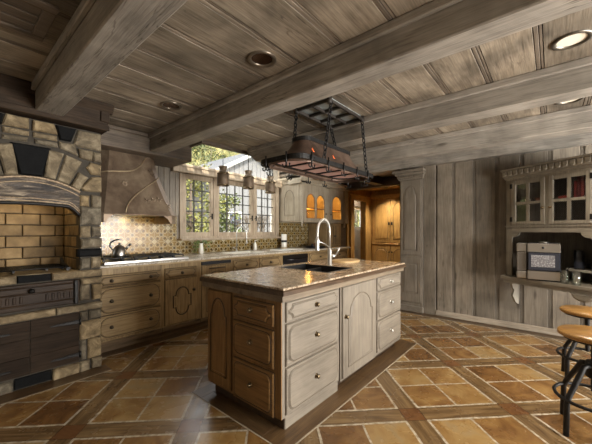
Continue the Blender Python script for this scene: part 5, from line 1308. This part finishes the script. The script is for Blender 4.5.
dup(p0, (3.19, 3.70, 1.995), 'copper pendant can in front of the middle casement'); dup(p0, (3.68, 3.70, 1.97), 'copper pendant can in front of the right casement')
mb = MB(); mb.box(2.27, 4.77, 3.66, 3.74, 2.595, 2.625, 0.004); trim(mb, beam_wood_x, 'batten carrying the pendants')

# ------------------------------------------------------------------ recessed downlights
def downlight(x, y, lit, label, zc=ZC, s=1.0):
    t = thing('recessed_downlight', label, 'ceiling light', (x, y, zc), 0, 'recessed ceiling lights')
    m_ = MB(); m_.lathe([(0.102*s, -0.0008), (0.102*s, -0.008), (0.088*s, -0.012), (0.074*s, -0.004), (0.074*s, 0.004)], (0, 0, 0), 28, cap=False); m_.build('trim_ring', plain('dark_nickel_ring', S(124, 114, 100), 0.35, 0.8) if not lit else plain('nickel_ring', S(110, 104, 94), 0.4, 0.8), t)
    m_ = MB(); m_.lathe([(0.0745*s, 0.0), (0.070*s, 0.05), (0.062*s, 0.12), (0, 0.121)], (0, 0, 0), 24); m_.build('reflector', plain('copper_reflector', S(92, 66, 48), 0.25, 0.95) if not lit else plain('white_reflector', S(230, 220, 200), 0.4), t)
    m_ = MB(); m_.lathe([(0.0, 0.080), (0.030*s, 0.082), (0.040*s, 0.10), (0.0, 0.115)], (0, 0, 0), 18); m_.build('bulb', glow('lit_lamp', (1.0, 0.88, 0.68, 1), 5.0) if lit else plain('unlit_lamp', S(90, 70, 56), 0.3), t)
    if lit: light('downlight_beam', 'SPOT', (x, y, zc-0.012), lit, (1.0, 0.90, 0.76), 0.05, aim=(x, y, 0), spot=115, blend=0.8)
downlight(*DOWN[0], 0, 'unlit copper lined downlight, the larger and nearer of the two'); downlight(*DOWN[1], 0, 'unlit copper lined downlight, closer to the range hood')
downlight(*DOWN[2], 80, 'lit recessed downlight between the second and third beams', s=1.0); downlight(*DOWN[3], 90, 'lit recessed downlight glimpsed between the last two beams')
downlight(7.49, 3.3, 150, 'small bright downlight in the pine pantry soffit', 2.45, 0.6)
# ceiling air grille
vt = thing('ceiling_vent', 'wooden louvred ceiling vent left of the first beam', 'vent', (0.16, 2.25, ZC)); VO = Vector((0.16, 2.25, ZC))
m_ = MB()
for q in ((-0.26, 0.26, -0.21, -0.155), (-0.26, 0.26, 0.155, 0.21), (-0.26, -0.20, -0.155, 0.155), (0.20, 0.26, -0.155, 0.155)): m_.box(*q, -0.02, -0.0005, 0.004)
m_.build('frame', beam_wood_x, vt)
for i in range(3):
    y = -0.10 + 0.10*i; m_ = MB(); m_.box(-0.20, 0.20, y-0.042, y+0.042, -0.012, -0.003, 0.003, 0.3); m_.build('slat', beam_wood_x, vt)

# ------------------------------------------------------------------ things on the counter
so = thing('soap_dispenser', 'white soap bottle right of the window sink', 'bottle', (3.93, 4.37, 0.954))
m_ = MB(); m_.lathe([(0.03, 0), (0.034, 0.01), (0.034, 0.11), (0.02, 0.135), (0.014, 0.14), (0.014, 0.155)], (0, 0, 0), 14); m_.build('bottle', ceramic, so)
m_ = MB(); m_.lathe([(0.006, 0.155), (0.006, 0.18), (0.012, 0.182), (0.012, 0.19), (0, 0.19)], (0, 0, 0), 8); m_.tube([(0, 0, 0.186), (0.04, -0.01, 0.18)], 0.005, 6); m_.build('pump', ceramic, so)
pt = thing('canister', 'white canister with dark band on a wooden base by the splashback', 'canister', (4.68, 4.30, 0.954))
m_ = MB(); m_.lathe([(0.058, 0.02), (0.060, 0.03), (0.060, 0.29), (0.052, 0.30), (0, 0.302)], (0, 0, 0), 18); m_.build('body', ceramic, pt)
m_ = MB(); m_.lathe([(0.0605, 0.13), (0.0615, 0.13), (0.0615, 0.175), (0.0605, 0.175)], (0, 0, 0), 18, cap=False); m_.build('band', blackplastic, pt)
m_ = MB(); m_.lathe([(0.07, 0), (0.07, 0.018), (0, 0.018)], (0, 0, 0), 18); m_.build('base', board_wood, pt)
m_ = MB(); m_.poly(rrect(-0.36, 0.36, -0.15, 0.15, 0.06), 0.0, 0.012, lambda a, b_, c: Vector((a, c, b_)), 0.004); o = m_.build('platter', ceramic); o.location = (4.42, 3.98, 0.954); tag(o, 'flat white platter on the counter right of the sink', 'platter')
m_ = MB(); m_.lathe([(0.0, 0.012), (0.20, 0.012), (0.24, 0.03), (0.25, 0.03), (0.21, 0.0), (0.0, 0.0)], (0, 0, 0), 24); o = m_.build('tray', blackplastic); o.location = (5.42, 4.05, 0.954); tag(o, 'round black tray at the dark end of the counter', 'tray')
m_ = MB(); m_.lathe([(0.03, 0), (0.05, 0.03), (0.045, 0.07), (0.03, 0.09), (0, 0.09)], (0, 0, 0), 12); o = m_.build('jar', bowlm); o.location = (5.48, 4.07, 0.968); tag(o, 'small brown jar standing on the round black tray', 'jar')
m_ = MB(); m_.lathe([(0.028, 0), (0.03, 0.004), (0.03, 0.06), (0.02, 0.075), (0, 0.075)], (0, 0, 0), 12); o = m_.build('pot', iron); o.location = (5.34, 4.05, 0.968); tag(o, 'dark little pot standing on the round black tray', 'pot')
va = thing('herb_vase', 'white vase of leafy green sprigs between cooktop and sink', 'vase', (2.70, 4.28, 0.954))
m_ = MB(); m_.lathe([(0.03, 0), (0.042, 0.015), (0.036, 0.10), (0.026, 0.15), (0.034, 0.17), (0.028, 0.17), (0.02, 0.14), (0, 0.02)], (0, 0, 0), 16); m_.build('vase', ceramic, va)
def leaf_mat(name, c0, c1):
    w = NT(name); t = w.tone(); w.set(color=w.ramp(t, [(0.0, c0), (1.0, c1)]), rough=0.55); return w.m
herb_m = leaf_mat('herb_leaf', S(58, 84, 34), S(132, 150, 70))
m_ = MB()
for i in range(16):
    a = random.choice([PI, 0]) + random.uniform(-0.7, 0.7); rr = random.uniform(0.06, 0.17); zt = random.uniform(0.02, 0.20)
    tip = Vector((rr*math.cos(a)*1.1, rr*math.sin(a)*0.6, zt)); m_.tube([(0, 0, 0.15), (tip.x*0.4, tip.y*0.4, 0.22), tuple(tip)], 0.002, 4, tone=0.2)
    for k in range(7):
        p = Vector((tip.x*(0.45 + 0.1*k), tip.y*(0.45 + 0.1*k), 0.20 + (zt-0.20)*(0.2+0.13*k))) ; d = Vector((random.uniform(-1, 1), random.uniform(-1, 1), random.uniform(-.6, .6))).normalized()*0.028; n_ = d.orthogonal().normalized()*0.011
        m_.face([p, p + d*0.5 + n_, p + d, p + d*0.5 - n_], random.random())
m_.build('sprigs', herb_m, va)

# ------------------------------------------------------------------ outdoors
grass_g = plain('garden_ground', S(150, 140, 96), 0.9, 0, 0.3, 3)
struct(MB().box(-6, 32, 4.8, 34, -0.6, -0.35).build('ground', grass_g), 'garden ground outside the window')
hill_m = NT('wooded_hillside'); hn = hill_m.noise(hill_m.coord(), 0.9, 8, 0.7, 0.5); hill_m.set(color=hill_m.ramp(hn, [(0.34, S(46, 52, 24)), (0.5, S(104, 100, 52)), (0.66, S(150, 138, 88))]), rough=0.95); hill_m.bump(hn, 1.0, 0.6)
mb = MB(); mb.poly([(26, -0.6), (34, 14), (40, 20), (40, -0.6)], -30, 60, lambda a, b, c: Vector((b, a, c))); struct(mb.build('hillside', hill_m.m), 'wooded hillside beyond the gardens')
bark = plain('bark', S(92, 80, 66), 0.9, 0, 0.3, 12, 0.4)
leafA = leaf_mat('leaf_yellow_green', S(40, 50, 18), S(122, 120, 50)); leafB = leaf_mat('leaf_green', S(38, 54, 26), S(104, 112, 58)); leafC = leaf_mat('leaf_pale', S(62, 62, 34), S(128, 118, 76))
def tree(loc, h, rx, n, mat, label, leaf=0.11, low=0.15):
    t = thing('garden_tree', label, 'tree', loc, random.random()*6, 'trees outside the window')
    m_ = MB(); m_.tube([(0, 0, 0), (0.05, 0.03, h*0.3), (-0.03, 0.05, h*0.6), (0, 0, h*0.9)], [0.10, 0.08, 0.05, 0.02], 7)
    for i in range(9):
        a = random.random()*6.28; z0 = h*random.uniform(0.2, 0.7); m_.tube([(0, 0, z0), (math.cos(a)*rx*0.4, math.sin(a)*rx*0.4, z0+h*0.1), (math.cos(a)*rx*0.8, math.sin(a)*rx*0.8, z0+h*0.17)], [0.035, 0.02, 0.008], 5)
    m_.build('trunk', bark, t)
    m_ = MB(); cl = []
    for i in range(46):
        a = random.random()*6.28; z = random.uniform(low, 1.0); r_ = rx*math.sqrt(random.random())*(1.0 - 0.55*max(0, z-0.55)/0.45); cl.append((Vector((math.cos(a)*r_, math.sin(a)*r_, z*h)), random.random()))
    for i in range(n):
        c_, tn = random.choice(cl); p = c_ + Vector((random.gauss(0, .2), random.gauss(0, .2), random.gauss(0, .16)))*rx*0.75
        d = Vector((random.uniform(-1, 1), random.uniform(-1, 1), random.uniform(-1, .6))).normalized()*leaf*random.uniform(.6, 1.2); s_ = d.orthogonal().normalized()*leaf*0.36
        m_.face([p, p + d*0.5 + s_, p + d, p + d*0.5 - s_], min(1, max(0, tn*0.7 + random.random()*0.4)))
    m_.build('crown', mat, t, recalc=False)
tree((4.9, 8.3, -0.35), 3.6, 1.25, 3200, leafA, 'yellow green leafy tree filling the left casement')
tree((6.75, 9.0, -0.35), 2.9, 0.75, 2200, leafB, 'darker green tree at the left of the middle casement')
tree((5.9, 14.2, -0.35), 7.6, 2.3, 5200, leafC, 'tall pale tree above the window header', 0.15)
tree((1.8, 14.6, -0.35), 7.6, 2.2, 4600, leafC, 'tall pale tree at far left beyond the roof glass', 0.15)
tree((14.5, 21.5, -0.35), 11.0, 3.2, 5000, leafB, 'high tree rising behind the neighbouring house', 0.2)
tree((6.0, 21.5, -0.35), 11.0, 3.2, 5000, leafB, 'far green tree behind the pale trees', 0.2)
tree((11.4, 6.3, -0.35), 3.6, 1.2, 2200, leafB, 'green tree seen through the glass of the entry door')
tree((2.2, 9.6, -0.35), 3.3, 1.2, 2000, leafB, 'green shrub tree outside left of the window')
# neighbouring gabled house
hs = thing('neighbour_house', 'pale board sided house with grey roof beyond the garden', 'house', (11.6, 12.6, -0.35)); NO = Vector((11.6, 12.6, -0.35))
NF = lambda a, b_, c: Vector((a, 12.0 - b_, c)) - NO
sid = plain('pale_siding', S(112, 112, 112), 0.7, 0, 0.06, 3); roofm = plain('grey_roof', S(88, 90, 94), 0.8, 0, 0.15, 8)
out = [(8.5, -0.35), (15.5, -0.35), (15.5, 3.4), (10.6, 5.3), (8.5, 4.15)]
m_ = MB(); m_.poly(out, -4.0, 0.0, NF)
for k in range(24):
    x = 8.55 + 0.295*k; zt = 4.15 + (x-8.5)*1.15/2.1 if x < 10.6 else 5.3 - (x-10.6)*1.9/4.9
    m_.box(x, x+0.045, -0.02, 0.0, 0.0, zt+0.35, 0, .5, lambda a, b_, c: NF(a, -b_, c-0.35))
m_.build('walls', sid, hs)
m_ = MB()
for (xa, za), (xb, zb) in (((8.1, 3.98), (10.6, 5.36)), ((10.6, 5.36), (15.9, 3.28))): m_.poly([(xa, za), (xb, zb), (xb, zb+0.16), (xa, za+0.16)], -4.3, 0.35, NF)
m_.build('roof', roofm, hs)
m_ = MB(); m_.poly([(8.05, 3.90), (10.6, 5.28), (15.95, 3.22), (15.95, 3.38), (10.6, 5.48), (8.05, 4.12)], 0.35, 0.40, NF); m_.build('bargeboard', plain('white_bargeboard', S(160, 158, 152), 0.6), hs)
for x0, x1, z0, z1 in ((12.0, 12.9, 0.8, 2.2), (9.1, 9.8, 1.0, 2.2)):
    m_ = MB(); m_.poly(rect(x0-0.08, x1+0.08, z0-0.08, z1+0.08), 0.0, 0.05, NF); w_ = m_.build('window', plain('white_frame', S(206, 204, 200), 0.6), hs)
    m_ = MB(); m_.poly(rect(x0, x1, z0, z1), 0.05, 0.06, NF); m_.build('pane', plain('dark_pane', S(64, 72, 84), 0.1), w_)
# bare shrub in front of the house
bs = thing('bare_shrub', 'leafless branching shrub before the pale house', 'shrub', (8.5, 9.3, -0.35))
m_ = MB()
def twig(p, d, L_, r_, lev):
    q = p + d*L_; m_.tube([p, p.lerp(q, .5) + Vector((random.uniform(-.03, .03), random.uniform(-.03, .03), 0)), q], [r_, r_*.85, r_*.65], 5)
    if lev:
        for k in range(3): twig(q, (d + Vector((random.uniform(-.7, .7), random.uniform(-.7, .7), random.uniform(-.1, .6)))).normalized(), L_*0.72, r_*.62, lev-1)
for k in range(5): twig(Vector((random.uniform(-.5, .5), random.uniform(-.2, .2), 0)), Vector((random.uniform(-.35, .35), random.uniform(-.3, .3), 1)).normalized(), 0.85, 0.03, 4)
m_.build('branches', bark, bs)
